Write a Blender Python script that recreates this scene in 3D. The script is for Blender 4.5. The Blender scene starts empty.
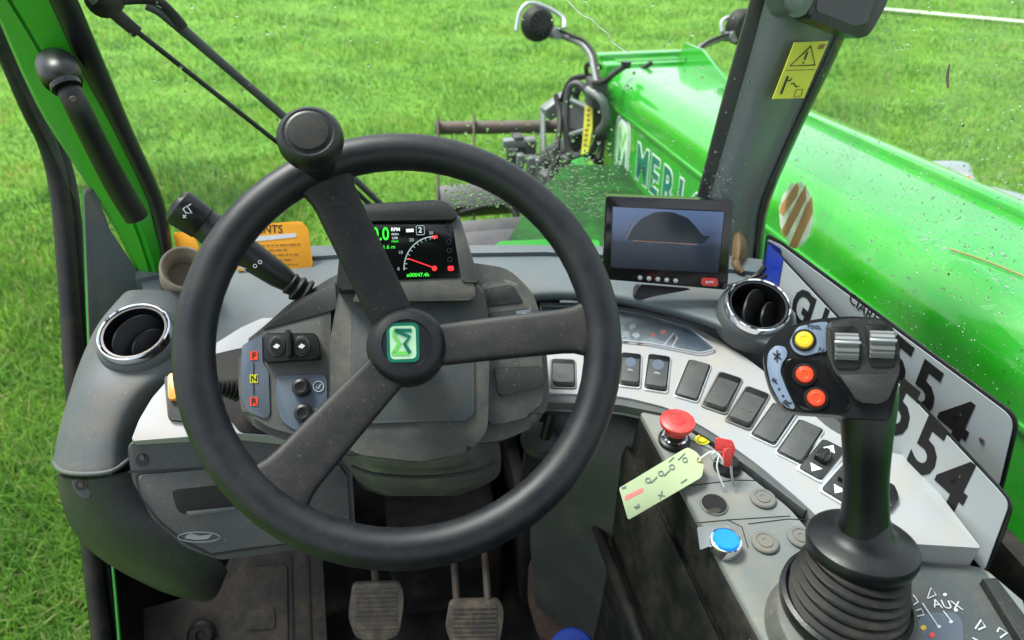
import bpy, bmesh, math, random
import numpy as np
from mathutils import Vector, Matrix
random.seed(7); rng = np.random.default_rng(7)
scene = bpy.context.scene
COL = scene.collection
rad = math.radians
# ------------------------------------------------------------------ camera frame
FP = 700.0
CAM = Vector((0, 0, 2.05))
yaw, pit = rad(10), rad(35)
F = Vector((math.sin(yaw)*math.cos(pit), math.cos(yaw)*math.cos(pit), -math.sin(pit)))
R = Vector((math.cos(yaw), -math.sin(yaw), 0))
U = R.cross(F)
def ray(x, y): return F + R*((x-512)/FP) - U*((y-320)/FP)
def P(x, y, d): return CAM + ray(x, y)*d
class Plane:
    def __init__(s, p, n):
        s.p = Vector(p); s.n = Vector(n).normalized()
        if s.n.dot(CAM - s.p) < 0: s.n = -s.n
    def at(s, x, y, off=0.0):
        r = ray(x, y); q = s.p + s.n*off
        t = (q-CAM).dot(s.n)/r.dot(s.n)
        return CAM + r*t
def plz(z): return Plane((0, 0, z), (0, 0, 1))
def plx(x): return Plane((x, 0, 0), (1, 0, 0))
def ply(y): return Plane((0, y, 0), (0, 1, 0))
def pl3(a, b, c):
    a, b, c = P(*a), P(*b), P(*c)
    return Plane(a, (b-a).cross(c-a))
def plt(x, y, d, elev, az=0):
    """plane through a point, its normal looking back at the seat, raised by elev degrees, turned by az"""
    e, z = rad(elev), rad(az)
    return Plane(P(x, y, d), (math.sin(z)*math.cos(e), -math.cos(z)*math.cos(e), math.sin(e)))
# ------------------------------------------------------------------ materials
MATS = {}
def mat(name, col, rough=0.5, metal=0.0, dirt=0.0, dirtcol=(0.16, 0.13, 0.09), dscale=6.0, grain=0.0, gscale=900,
        coat=0.0, var=0.12, emit=None, estr=1.0, spec=0.5, wave=0.0, wscale=3.0, speck=0.0, trans=0.0):
    m = bpy.data.materials.new(name); m.use_nodes = True
    nt = m.node_tree; N = nt.nodes; L = nt.links
    b = N['Principled BSDF']
    b.inputs['Roughness'].default_value = rough
    b.inputs['Metallic'].default_value = metal
    b.inputs['Coat Weight'].default_value = coat
    b.inputs['Coat Roughness'].default_value = 0.08
    b.inputs['Specular IOR Level'].default_value = spec
    geo = N.new('ShaderNodeNewGeometry')
    n1 = N.new('ShaderNodeTexNoise'); n1.inputs['Scale'].default_value = dscale; n1.inputs['Detail'].default_value = 6
    n1.inputs['Roughness'].default_value = 0.65
    L.new(geo.outputs['Position'], n1.inputs['Vector'])
    rp = N.new('ShaderNodeMapRange'); rp.inputs['From Min'].default_value = 0.3; rp.inputs['From Max'].default_value = 0.7
    rp.inputs['To Min'].default_value = 1-var; rp.inputs['To Max'].default_value = 1+var
    L.new(n1.outputs['Fac'], rp.inputs['Value'])
    hm = N.new('ShaderNodeVectorMath'); hm.operation = 'SCALE'
    hm.inputs[0].default_value = col
    L.new(rp.outputs['Result'], hm.inputs['Scale'])
    last = hm.outputs['Vector']
    if dirt > 0:
        n2 = N.new('ShaderNodeTexNoise'); n2.inputs['Scale'].default_value = dscale*2.3; n2.inputs['Detail'].default_value = 9
        n2.inputs['Roughness'].default_value = 0.75
        L.new(geo.outputs['Position'], n2.inputs['Vector'])
        r2 = N.new('ShaderNodeMapRange'); r2.inputs['From Min'].default_value = 0.45; r2.inputs['From Max'].default_value = 0.75
        r2.inputs['To Min'].default_value = 0.0; r2.inputs['To Max'].default_value = dirt
        L.new(n2.outputs['Fac'], r2.inputs['Value'])
        mx = N.new('ShaderNodeMix'); mx.data_type = 'RGBA'
        L.new(r2.outputs['Result'], mx.inputs['Factor']); L.new(last, mx.inputs['A'])
        mx.inputs['B'].default_value = (*dirtcol, 1)
        last = mx.outputs['Result']
        r3 = N.new('ShaderNodeMapRange'); r3.inputs['To Min'].default_value = rough; r3.inputs['To Max'].default_value = min(1, rough+0.35)
        L.new(r2.outputs['Result'], r3.inputs['Value']); L.new(r3.outputs['Result'], b.inputs['Roughness'])
    if speck > 0:
        n4 = N.new('ShaderNodeTexNoise'); n4.inputs['Scale'].default_value = 260; n4.inputs['Detail'].default_value = 3
        L.new(geo.outputs['Position'], n4.inputs['Vector'])
        r4 = N.new('ShaderNodeMapRange'); r4.inputs['From Min'].default_value = 0.66; r4.inputs['From Max'].default_value = 0.72
        r4.inputs['To Max'].default_value = speck
        L.new(n4.outputs['Fac'], r4.inputs['Value'])
        mx = N.new('ShaderNodeMix'); mx.data_type = 'RGBA'
        L.new(r4.outputs['Result'], mx.inputs['Factor']); L.new(last, mx.inputs['A'])
        mx.inputs['B'].default_value = (0.3, 0.27, 0.21, 1)
        last = mx.outputs['Result']
    L.new(last, b.inputs['Base Color'])
    if grain > 0:
        n3 = N.new('ShaderNodeTexNoise'); n3.inputs['Scale'].default_value = gscale; n3.inputs['Detail'].default_value = 2
        L.new(geo.outputs['Position'], n3.inputs['Vector'])
        bp = N.new('ShaderNodeBump'); bp.inputs['Strength'].default_value = grain; bp.inputs['Distance'].default_value = 0.001
        L.new(n3.outputs['Fac'], bp.inputs['Height']); L.new(bp.outputs['Normal'], b.inputs['Normal'])
    elif wave > 0:
        n3 = N.new('ShaderNodeTexNoise'); n3.inputs['Scale'].default_value = wscale; n3.inputs['Detail'].default_value = 1
        L.new(geo.outputs['Position'], n3.inputs['Vector'])
        bp = N.new('ShaderNodeBump'); bp.inputs['Strength'].default_value = wave; bp.inputs['Distance'].default_value = 0.02
        L.new(n3.outputs['Fac'], bp.inputs['Height']); L.new(bp.outputs['Normal'], b.inputs['Normal'])
    if emit:
        b.inputs['Emission Color'].default_value = (*emit, 1); b.inputs['Emission Strength'].default_value = estr
    if trans > 0:
        tb = N.new('ShaderNodeBsdfTranslucent'); L.new(last, tb.inputs['Color'])
        ms = N.new('ShaderNodeMixShader'); ms.inputs['Fac'].default_value = trans
        L.new(b.outputs[0], ms.inputs[1]); L.new(tb.outputs[0], ms.inputs[2]); L.new(ms.outputs[0], N['Material Output'].inputs['Surface'])
    MATS[name] = m
    return m
DUST = (0.15, 0.125, 0.09)
M_dash = mat('dash plastic', (0.064, 0.077, 0.083), 0.58, spec=.4, dirt=0.6, dirtcol=DUST, grain=0.25, speck=0.25)
M_dashtop = mat('dash top plastic', (0.095, 0.122, 0.135), 0.5, dirt=0.55, dirtcol=DUST, grain=0.25, speck=0.2)
M_pod = mat('binnacle plastic', (0.062, 0.065, 0.062), 0.48, dirt=0.7, dirtcol=(0.15, 0.135, 0.10), grain=0.25, speck=0.3, dscale=9)
M_dark = mat('dark plastic', (0.017, 0.020, 0.021), 0.5, spec=.35, dirt=0.3, dirtcol=(0.09, 0.08, 0.06), grain=0.2, speck=0.2)
M_black = mat('black plastic', (0.0055, 0.006, 0.0075), 0.36, spec=.4, dirt=0.2, dirtcol=(0.05, 0.045, 0.035), grain=0.15)
M_gloss = mat('gloss black', (0.006, 0.006, 0.008), 0.12, dirt=0.15, dirtcol=(0.05, 0.045, 0.035))
M_rubber = mat('black rubber', (0.007, 0.0075, 0.008), 0.55, spec=.28, dirt=0.4, dirtcol=(0.08, 0.065, 0.045), grain=0.2, dscale=10)
M_wheel = mat('steering wheel foam', (0.0055, 0.0065, 0.0100), 0.44, spec=.38, dirt=0.25, dirtcol=(0.065, 0.058, 0.05), grain=0.15, gscale=1500, dscale=12, speck=0.05)
M_spoke = mat('spoke plastic', (0.010, 0.0098, 0.0115), 0.5, spec=.34, dirt=0.28, dirtcol=(0.085, 0.068, 0.056), grain=0.3, gscale=1100, dscale=14, speck=0.14)
M_white = mat('white trim', (0.31, 0.325, 0.34), 0.34, dirt=0.7, dirtcol=(0.36, 0.30, 0.22), dscale=5, var=0.04, speck=0.2)
M_panelgrey = mat('button panel grey', (0.165, 0.18, 0.178), 0.5, dirt=0.7, dirtcol=(0.27, 0.225, 0.16), grain=0.25, dscale=8, speck=0.4)
M_key = mat('switch key grey', (0.055, 0.060, 0.060), 0.5, dirt=0.4, dirtcol=(0.13, 0.12, 0.09), grain=0.2, dscale=14)
M_plug = mat('plug grey', (0.14, 0.14, 0.13), 0.55, dirt=0.6, dirtcol=(0.2, 0.17, 0.12), dscale=14)
M_slate = mat('slate label', (0.085, 0.115, 0.16), 0.4, dirt=0.3, dirtcol=DUST)
M_lblue = mat('pale blue label', (0.16, 0.21, 0.30), 0.4, dirt=0.3, dirtcol=DUST)
M_chrome = mat('chrome', (0.85, 0.86, 0.88), 0.12, 1.0, var=0.03)
M_steel = mat('worn steel', (0.45, 0.46, 0.46), 0.35, 0.9, dirt=0.5, dirtcol=(0.2, 0.16, 0.12))
M_rust = mat('rusty steel', (0.10, 0.085, 0.075), 0.6, 0.3, dirt=0.9, dirtcol=(0.17, 0.085, 0.05), dscale=5)
M_iron = mat('dark iron', (0.05, 0.055, 0.06), 0.5, 0.3, dirt=0.5, dirtcol=(0.14, 0.12, 0.1), dscale=8)
M_greyiron = mat('grey iron', (0.17, 0.19, 0.195), 0.5, 0.2, dirt=0.5, dirtcol=(0.14, 0.12, 0.1), dscale=8)
M_green = mat('machine green paint', (0.016, 0.35, 0.012), 0.2, coat=1.0, dirt=0.3, dirtcol=(0.10, 0.27, 0.06), dscale=7, var=0.08, wave=0.12, wscale=4)
M_pgreen = mat('cab green paint', (0.02, 0.26, 0.008), 0.38, coat=0.15, dirt=0.25, dirtcol=(0.08, 0.16, 0.04), dscale=8)
M_red = mat('red plastic', (0.62, 0.03, 0.03), 0.4, dirt=0.35, dirtcol=(0.5, 0.22, 0.18), dscale=25)
M_orange = mat('orange plastic', (0.80, 0.055, 0.012), 0.35, dirt=0.15, dirtcol=(0.4, 0.2, 0.1))
M_amber = mat('amber plastic', (0.8, 0.26, 0.02), 0.35)
M_yellow = mat('yellow plastic', (0.85, 0.55, 0.02), 0.35, dirt=0.1)
M_yellowst = mat('yellow sticker', (0.62, 0.60, 0.02), 0.45, dirt=0.2, dirtcol=(0.3, 0.3, 0.08))
M_orangepaper = mat('orange folder', (0.85, 0.36, 0.01), 0.45, var=0.06)
M_ink = mat('black ink', (0.012, 0.012, 0.012), 0.6, spec=.25)
M_brownink = mat('faded ink', (0.25, 0.12, 0.01), 0.5)
M_symbol = mat('white symbol paint', (0.6, 0.63, 0.65), 0.5, var=0.05)
M_dimsymbol = mat('worn symbol paint', (0.2, 0.22, 0.23), 0.5)
M_blue = mat('blue push cap', (0.0, 0.22, 0.65), 0.3, emit=(0.0, 0.3, 0.8), estr=0.12)
M_eublue = mat('plate blue band', (0.005, 0.03, 0.32), 0.35)
M_plate = mat('number plate white', (0.34, 0.38, 0.41), 0.32, dirt=0.5, dirtcol=(0.4, 0.36, 0.28), dscale=5, var=0.05, speck=0.2)
M_tag = mat('green card', (0.34, 0.43, 0.23), 0.5, dirt=0.25, dirtcol=(0.42, 0.45, 0.26), dscale=20, var=0.05)
M_tagred = mat('faded red print', (0.75, 0.16, 0.15), 0.5)
M_grey = mat('grey ink', (0.13, 0.17, 0.17), 0.5)
M_beige = mat('beige hose', (0.30, 0.25, 0.19), 0.55, dirt=0.5, dirtcol=(0.14, 0.11, 0.08), dscale=14)
M_tape = mat('masking tape', (0.85, 0.60, 0.33), 0.6, var=0.1, dscale=30, trans=0.65)
M_paper = mat('torn white paper', (0.93, 0.94, 0.86), 0.6, dirt=0.4, dirtcol=(0.3, 0.3, 0.2), dscale=30, trans=0.65)
M_glove = mat('tan glove leather', (0.13, 0.08, 0.035), 0.7, dirt=.5, dirtcol=(.05, .035, .02), dscale=30)
M_dimicon = mat('unlit icon', (0.035, 0.04, 0.042), 0.5)
M_lowdash = mat('darkened dash plastic', (0.036, 0.041, 0.043), 0.5, dirt=0.3, dirtcol=DUST, grain=0.25, speck=0.25)  # darker copy of the dash plastic; shade on the lower panels put into its colour
M_roller = mat('grey thumb roller', (0.20, 0.21, 0.215), 0.38, dirt=.4, dirtcol=DUST)
M_mud = mat('muddy mat', (0.020, 0.019, 0.018), 0.8, dirt=0.8, dirtcol=(0.10, 0.078, 0.055), dscale=9, grain=0.6, gscale=300)
M_pedal = mat('muddy pedal', (0.09, 0.08, 0.07), 0.7, dirt=0.9, dirtcol=(0.32, 0.25, 0.17), dscale=18, grain=0.5, gscale=400)
M_foot = mat('footwell plastic', (0.007, 0.0075, 0.008), 0.65, spec=.25, dirt=0.5, dirtcol=(0.08, 0.062, 0.045), dscale=7, grain=0.2)
M_pillar = mat('pillar trim', (0.10, 0.115, 0.12), 0.38, dirt=0.15, dirtcol=(0.09, 0.11, 0.09), grain=0.1)
M_mudguard = mat('grey mudguard', (0.25, 0.30, 0.32), 0.45, dirt=0.4, dirtcol=(0.2, 0.2, 0.16))
M_teal = mat('dark green print', (0.005, 0.16, 0.10), 0.35)
M_lime = mat('light green print', (0.17, 0.62, 0.12), 0.35)
M_palegreen = mat('pale green print', (0.5, 0.75, 0.5), 0.35)
M_whitepaint = mat('white print', (0.75, 0.8, 0.78), 0.35, var=0.03)
M_screen = mat('screen black', (0.004, 0.004, 0.005), 0.16)
M_sg = mat('screen green', (0.0, 0.1, 0.0), 0.3, emit=(0.05, 0.85, 0.05), estr=0.75)
M_sw = mat('screen white', (0.1, 0.1, 0.1), 0.3, emit=(0.7, 0.8, 0.8), estr=0.7)
M_sdim = mat('screen pale', (0.1, 0.1, 0.1), 0.3, emit=(0.3, 0.4, 0.4), estr=0.6)
M_sr = mat('screen red', (0.1, 0, 0), 0.3, emit=(0.95, 0.03, 0.03), estr=0.85)
M_silver = mat('silver plastic', (0.5, 0.53, 0.55), 0.3, 0.5)
M_straw = mat('straw', (0.35, 0.26, 0.05), 0.7)

def mat_glass(name, tint, refl, rough=0.0, smear=0.0):
    m = bpy.data.materials.new(name); m.use_nodes = True
    nt = m.node_tree; N = nt.nodes; L = nt.links
    N.remove(N['Principled BSDF']); out = N['Material Output']
    t = N.new('ShaderNodeBsdfTransparent'); t.inputs['Color'].default_value = (*tint, 1)
    g = N.new('ShaderNodeBsdfGlossy'); g.inputs['Roughness'].default_value = rough
    f = N.new('ShaderNodeFresnel'); f.inputs['IOR'].default_value = 1.4
    k = N.new('ShaderNodeMath'); k.operation = 'MULTIPLY'; k.inputs[1].default_value = refl
    L.new(f.outputs['Fac'], k.inputs[0])
    mx = N.new('ShaderNodeMixShader'); L.new(k.outputs[0], mx.inputs['Fac'])
    L.new(t.outputs[0], mx.inputs[1]); L.new(g.outputs[0], mx.inputs[2])
    last = mx
    if smear > 0:      # thin dried-dirt film on the pane, in patches
        d = N.new('ShaderNodeBsdfDiffuse'); d.inputs['Color'].default_value = (0.45, 0.48, 0.45, 1)
        geo = N.new('ShaderNodeNewGeometry')
        n = N.new('ShaderNodeTexNoise'); n.inputs['Scale'].default_value = 7; n.inputs['Detail'].default_value = 7
        mp = N.new('ShaderNodeMapping'); mp.inputs['Scale'].default_value = (1, 1, 0.4)
        L.new(geo.outputs['Position'], mp.inputs['Vector']); L.new(mp.outputs['Vector'], n.inputs['Vector'])
        r = N.new('ShaderNodeMapRange'); r.inputs['From Min'].default_value = 0.42; r.inputs['From Max'].default_value = 0.75
        r.inputs['To Max'].default_value = smear
        L.new(n.outputs['Fac'], r.inputs['Value'])
        m2 = N.new('ShaderNodeMixShader'); L.new(r.outputs['Result'], m2.inputs['Fac'])
        L.new(mx.outputs[0], m2.inputs[1]); L.new(d.outputs[0], m2.inputs[2]); last = m2
    L.new(last.outputs[0], out.inputs['Surface'])
    return m
M_pane = mat_glass('window glass', (0.94, 0.975, 0.955), 0.12, 0.0, 0.11)
M_lens = mat_glass('lens glass', (0.93, 0.95, 0.97), 0.5, 0.1, 0.22)
M_drop = bpy.data.materials.new('water drop'); M_drop.use_nodes = True
_b = M_drop.node_tree.nodes['Principled BSDF']
_b.inputs['Transmission Weight'].default_value = 1; _b.inputs['IOR'].default_value = 1.33; _b.inputs['Roughness'].default_value = 0.02

# ------------------------------------------------------------------ object helpers
def rootof(parent):
    return parent['_org'] if parent is not None else (0, 0, 0)
def link(name, me, m, parent=None, org=None, smooth=40):
    """mesh data arrives in world coordinates; the object's origin goes to org (own thing) or to its parent's"""
    if parent is not None:
        o_w = Vector(parent['_org'])
    elif org is not None: o_w = Vector(org)
    else:
        n = len(me.vertices); co = np.empty(n*3); me.vertices.foreach_get('co', co); co = co.reshape(-1, 3)
        o_w = Vector(((co[:, 0].min()+co[:, 0].max())/2, (co[:, 1].min()+co[:, 1].max())/2, co[:, 2].min()))
    me.transform(Matrix.Translation(-o_w))
    o = bpy.data.objects.new(name, me); COL.objects.link(o)
    if m is not None: me.materials.append(m)
    if smooth:
        me.shade_smooth(); me.set_sharp_from_angle(angle=rad(smooth))
    if parent is not None: o.parent = parent
    else: o.location = o_w
    o['_org'] = tuple(o_w)
    return o
def tag(o, label=None, cat=None, group=None, kind=None):
    if label: o['label'] = label
    if cat: o['category'] = cat
    if group: o['group'] = group
    if kind: o['kind'] = kind
    return o
def thing(name, loc, label, cat, group=None):
    o = bpy.data.objects.new(name, None); COL.objects.link(o); o.location = loc
    o.empty_display_size = 0.02; o['_org'] = tuple(loc)
    return tag(o, label, cat, group)
def from_bm(name, bm, m, parent=None, org=None, smooth=40, keep_normals=False):
    if not keep_normals: bmesh.ops.recalc_face_normals(bm, faces=bm.faces[:])
    me = bpy.data.meshes.new(name); bm.to_mesh(me); bm.free()
    return link(name, me, m, parent, org, smooth)
def rp(pts, r=4, seg=4):
    """round the corners of a pixel outline"""
    out = []; n = len(pts)
    for i in range(n):
        p = Vector(pts[i][:2]); a = Vector(pts[i-1][:2]); b = Vector(pts[(i+1) % n][:2])
        rr = pts[i][2] if len(pts[i]) > 2 else r
        da, db = (a-p), (b-p)
        ra = min(rr, da.length*0.48); rb = min(rr, db.length*0.48)
        p0 = p+da.normalized()*ra; p1 = p+db.normalized()*rb
        if rr <= 0: out.append((p.x, p.y)); continue
        for k in range(seg+1):
            t = k/seg; q = p0*(1-t)**2+p*2*t*(1-t)+p1*t*t; out.append((q.x, q.y))
    return out
def prism_bm(front, n, thick, bevel=0.0, seg=3, bm=None, backbevel=False):
    own = bmesh.new()
    f = [own.verts.new(p) for p in front]; b = [own.verts.new(Vector(p)-n*thick) for p in front]
    ff = own.faces.new(f); own.faces.new(b[::-1])
    k = len(f)
    for i in range(k): own.faces.new((f[i], b[i], b[(i+1) % k], f[(i+1) % k]))
    if bevel > 0:
        fs = set(f)
        ed = [e for e in own.edges if e.verts[0] in fs and e.verts[1] in fs]
        if backbevel:
            bs = set(b); ed += [e for e in own.edges if e.verts[0] in bs and e.verts[1] in bs]
        bmesh.ops.bevel(own, geom=ed, offset=bevel, segments=seg, profile=0.5, affect='EDGES', clamp_overlap=True)
    if bm is None: return own
    me = bpy.data.meshes.new('tmp'); own.to_mesh(me); own.free(); bm.from_mesh(me); bpy.data.meshes.remove(me)
    return bm
def slab(name, pix, pl, thick, m, parent=None, bevel=0.0, off=0.0, seg=3, r=None, smooth=40, bb=False, org=None):
    """a solid plate of real thickness whose face lies on plane pl"""
    if r is not None: pix = rp(pix, r)
    front = [pl.at(x, y, off) for x, y in pix]
    return from_bm(name, prism_bm(front, pl.n, thick, bevel, seg, backbevel=bb), m, parent, org, smooth)
def cat(pts, k=6, closed=False):
    pts = [np.array(p, float) for p in pts]; n = len(pts); out = []
    rngi = range(n) if closed else range(n-1)
    for i in rngi:
        if closed: p0, p1, p2, p3 = pts[i-1], pts[i], pts[(i+1) % n], pts[(i+2) % n]
        else: p0, p1, p2, p3 = pts[max(i-1, 0)], pts[i], pts[i+1], pts[min(i+2, n-1)]
        for j in range(k):
            t = j/k
            out.append(0.5*((2*p1)+(-p0+p2)*t+(2*p0-5*p1+4*p2-p3)*t*t+(-p0+3*p1-3*p2+p3)*t**3))
    if not closed: out.append(pts[-1])
    return out
def tube_bm(pts, r, res=12, k=5, smoothpath=True, flat=1.0, flatdir=None, bm=None, closed=False, cap=True):
    rr = r if isinstance(r, (list, tuple)) else [r]*len(pts)
    q = [list(p)+[a] for p, a in zip(pts, rr)]
    if smoothpath and len(pts) > 2: q = cat(q, k, closed)
    q = np.array(q); own = bm or bmesh.new()
    n = len(q); rings = []
    up = None
    for i in range(n):
        if closed: t = Vector(q[(i+1) % n, :3]-q[i-1, :3])
        else: t = Vector(q[min(i+1, n-1), :3]-q[max(i-1, 0), :3])
        t.normalize()
        if up is None:
            up = Vector(flatdir) if flatdir is not None else Vector((0.123, 0.37, 0.92))
        if flatdir is not None: up = Vector(flatdir)
        a = (up - t*up.dot(t))
        if a.length < 1e-5: a = t.orthogonal()
        a.normalize(); b = t.cross(a); up = a
        c = Vector(q[i, :3]); rad_ = q[i, 3]
        rings.append([own.verts.new(c+(a*math.cos(2*math.pi*j/res)*flat+b*math.sin(2*math.pi*j/res))*rad_) for j in range(res)])
    m_ = n if closed else n-1
    for i in range(m_):
        A, B = rings[i], rings[(i+1) % n]
        for j in range(res): own.faces.new((A[j], A[(j+1) % res], B[(j+1) % res], B[j]))
    if cap and not closed:
        own.faces.new(rings[0][::-1]); own.faces.new(rings[-1])
    return own
def tube(name, pts, r, m, parent=None, smooth=50, **k):
    return from_bm(name, tube_bm(pts, r, **k), m, parent, smooth=smooth)
def frame(axis, hint=None):
    z = Vector(axis).normalized(); h = Vector(hint) if hint is not None else Vector(R)
    x = (h - z*h.dot(z)).normalized(); y = z.cross(x)
    return x, y, z
def lathe_bm(c, axis, prof, seg=40, hint=None, sx=1.0, sy=1.0, bm=None):
    x, y, z = frame(axis, hint); c = Vector(c); own = bm or bmesh.new(); rings = []
    for r_, h in prof:
        if r_ <= 1e-6: rings.append([own.verts.new(c+z*h)])
        else: rings.append([own.verts.new(c+z*h+x*math.cos(2*math.pi*j/seg)*r_*sx+y*math.sin(2*math.pi*j/seg)*r_*sy) for j in range(seg)])
    for A, B in zip(rings, rings[1:]):
        for j in range(seg):
            j2 = (j+1) % seg
            if len(A) == 1 and len(B) == 1: break
            if len(A) == 1: own.faces.new((A[0], B[j], B[j2]))
            elif len(B) == 1: own.faces.new((A[j], B[0], A[j2]))
            else: own.faces.new((A[j], B[j], B[j2], A[j2]))
    return own
def lathe(name, c, axis, prof, m, parent=None, smooth=35, **k):
    return from_bm(name, lathe_bm(c, axis, prof, **k), m, parent, smooth=smooth)
def box_bm(c, ax, half, bevel=0.0, seg=2, bm=None):
    c = Vector(c); own = bmesh.new(); vs = {}
    for i in (-1, 1):
        for j in (-1, 1):
            for k in (-1, 1): vs[i, j, k] = own.verts.new(c+ax[0]*half[0]*i+ax[1]*half[1]*j+ax[2]*half[2]*k)
    for q in (((-1, -1, -1), (-1, -1, 1), (-1, 1, 1), (-1, 1, -1)), ((1, -1, -1), (1, 1, -1), (1, 1, 1), (1, -1, 1)),
              ((-1, -1, -1), (1, -1, -1), (1, -1, 1), (-1, -1, 1)), ((-1, 1, -1), (-1, 1, 1), (1, 1, 1), (1, 1, -1)),
              ((-1, -1, -1), (-1, 1, -1), (1, 1, -1), (1, -1, -1)), ((-1, -1, 1), (1, -1, 1), (1, 1, 1), (-1, 1, 1))):
        own.faces.new([vs[a] for a in q])
    if bevel > 0: bmesh.ops.bevel(own, geom=own.edges[:], offset=bevel, segments=seg, profile=0.5, affect='EDGES', clamp_overlap=True)
    if bm is None: return own
    me = bpy.data.meshes.new('tmp'); own.to_mesh(me); own.free(); bm.from_mesh(me); bpy.data.meshes.remove(me)
    return bm
def box(name, c, ax, half, m, parent=None, bevel=0.0, **k):
    return from_bm(name, box_bm(c, ax, half, bevel), m, parent, **k)
def loft_bm(rows, k=4, thick=0.0, bm=None, smoothu=True):
    """rows of 3-D points -> smooth skin; thick > 0 makes it a closed shell away from the camera"""
    if k > 1:
        rows = [cat(r, k) for r in rows] if smoothu else [[np.array(p) for p in r] for r in rows]
        cols = [cat([r[i] for r in rows], k) for i in range(len(rows[0]))]
        rows = [[c[j] for c in cols] for j in range(len(cols[0]))]
    G = np.array([[list(p) for p in r] for r in rows]); nr, nc = G.shape[:2]
    own = bm or bmesh.new()
    V = [[own.verts.new(G[i, j]) for j in range(nc)] for i in range(nr)]
    for i in range(nr-1):
        for j in range(nc-1): own.faces.new((V[i][j], V[i][j+1], V[i+1][j+1], V[i+1][j]))
    if thick > 0:
        du = np.gradient(G, axis=0); dv = np.gradient(G, axis=1); n = np.cross(du, dv)
        n /= (np.linalg.norm(n, axis=2, keepdims=True)+1e-9)
        s = np.sign((n*(np.array(CAM)-G)).sum(axis=2).mean()); G2 = G-n*s*thick
        W = [[own.verts.new(G2[i, j]) for j in range(nc)] for i in range(nr)]
        for i in range(nr-1):
            for j in range(nc-1): own.faces.new((W[i][j], W[i+1][j], W[i+1][j+1], W[i][j+1]))
        for i in range(nr-1):
            own.faces.new((V[i][0], V[i+1][0], W[i+1][0], W[i][0])); own.faces.new((V[i][-1], W[i][-1], W[i+1][-1], V[i+1][-1]))
        for j in range(nc-1):
            own.faces.new((V[0][j], W[0][j], W[0][j+1], V[0][j+1])); own.faces.new((V[-1][j], V[-1][j+1], W[-1][j+1], W[-1][j]))
    return own
def loft(name, rows, m, parent=None, k=4, thick=0.0, smooth=50, smoothu=True):
    return from_bm(name, loft_bm(rows, k, thick, smoothu=smoothu), m, parent, smooth=smooth)
_fontcache = {}
def text(name, s, c, up, n, size, m, parent=None, sx=1.0, shear=0.0, depth=0.0006, bold=0.0):
    """lettering centred on c, up = writing's up, n = outward normal"""
    cu = bpy.data.curves.new('t', 'FONT'); cu.body = s; cu.size = size; cu.align_x = 'CENTER'; cu.align_y = 'CENTER'
    cu.extrude = depth/2; cu.shear = shear; cu.offset = bold; cu.resolution_u = 3
    o = bpy.data.objects.new('t', cu); COL.objects.link(o)
    bpy.context.view_layer.update()
    dg = bpy.context.evaluated_depsgraph_get()
    me = bpy.data.meshes.new_from_object(o.evaluated_get(dg))
    bpy.data.objects.remove(o); bpy.data.curves.remove(cu)
    z = Vector(n).normalized(); y = Vector(up); y = (y-z*y.dot(z)).normalized(); x = y.cross(z)
    c = Vector(c)
    M = Matrix(((x.x*sx, y.x, z.x, c.x), (x.y*sx, y.y, z.y, c.y), (x.z*sx, y.z, z.z, c.z), (0, 0, 0, 1)))
    me.transform(M); me.materials.clear()
    return link(name, me, m, parent, smooth=0)
def ptext(name, s, px, py, pl, size, m, parent, up=(0, -10), off=0.001, **k):
    c = pl.at(px, py, off); u = pl.at(px+up[0], py+up[1], off)-c
    return text(name, s, c, u, pl.n, size, m, parent, **k)
def stroke_bm(pts, w, n, h=0.0006, bm=None, closed=False):
    """flat painted line of width w through 3-D points lying on a plane with normal n"""
    own = bm or bmesh.new()
    pts = [Vector(p) for p in pts]; m_ = len(pts)
    L_ = []
    for i, p in enumerate(pts):
        a = pts[i-1] if (i > 0 or closed) else p; b = pts[(i+1) % m_] if (i < m_-1 or closed) else p
        t = (b-a).normalized(); s = n.cross(t).normalized()*w/2
        L_.append((own.verts.new(p+s+n*h), own.verts.new(p-s+n*h), own.verts.new(p-s), own.verts.new(p+s)))
    for i in range(m_ if closed else m_-1):
        A, B = L_[i], L_[(i+1) % m_]
        for j in range(4): own.faces.new((A[j], A[(j+1) % 4], B[(j+1) % 4], B[j]))
    if not closed: own.faces.new(L_[0]); own.faces.new(L_[-1][::-1])
    return own
def pstroke(name, lines, w, pl, m, parent, off=0.0008, closed=False):
    bm = bmesh.new()
    for l in lines: stroke_bm([pl.at(x, y, off) for x, y in l], w, pl.n, bm=bm, closed=closed)
    return from_bm(name, bm, m, parent, smooth=0)
def circ(cx, cy, r, n=20, ry=None, a0=0, a1=360):
    ry = r if ry is None else ry
    full = (a1-a0) >= 360
    return [(cx+r*math.cos(rad(a0+(a1-a0)*i/(n if full else n-1))), cy+ry*math.sin(rad(a0+(a1-a0)*i/(n if full else n-1)))) for i in range(n)]
# ================================================================== STEERING WHEEL
nw = Plane(P(406, 338, .630), (0, 0, 1)); toC = (CAM-P(406, 338, .630)).normalized()
_az = math.atan2(toC.x, -toC.y); _el = math.asin(toC.z)+rad(11.5)
NW = Vector((math.sin(_az)*math.cos(_el), -math.cos(_az)*math.cos(_el), math.sin(_el)))
PW = Plane(P(406, 338, .630), NW)
wc = PW.p
wx = (R - NW*R.dot(NW)).normalized(); wy = NW.cross(wx)
sw = thing('steering_wheel', wc, 'large black three-spoke steering wheel with a spinner knob on its rim', 'steering wheel')
RW = 0.1815
def wp(ang, r, h=0.0): return wc+(wx*math.cos(rad(ang))+wy*math.sin(rad(ang)))*r+NW*h
rimpts = [wp(a, RW) for a in range(0, 360, 6)]
bm = tube_bm(rimpts, 0.0176, res=24, closed=True, smoothpath=False)
from_bm('rim', bm, M_wheel, sw, smooth=60)
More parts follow.
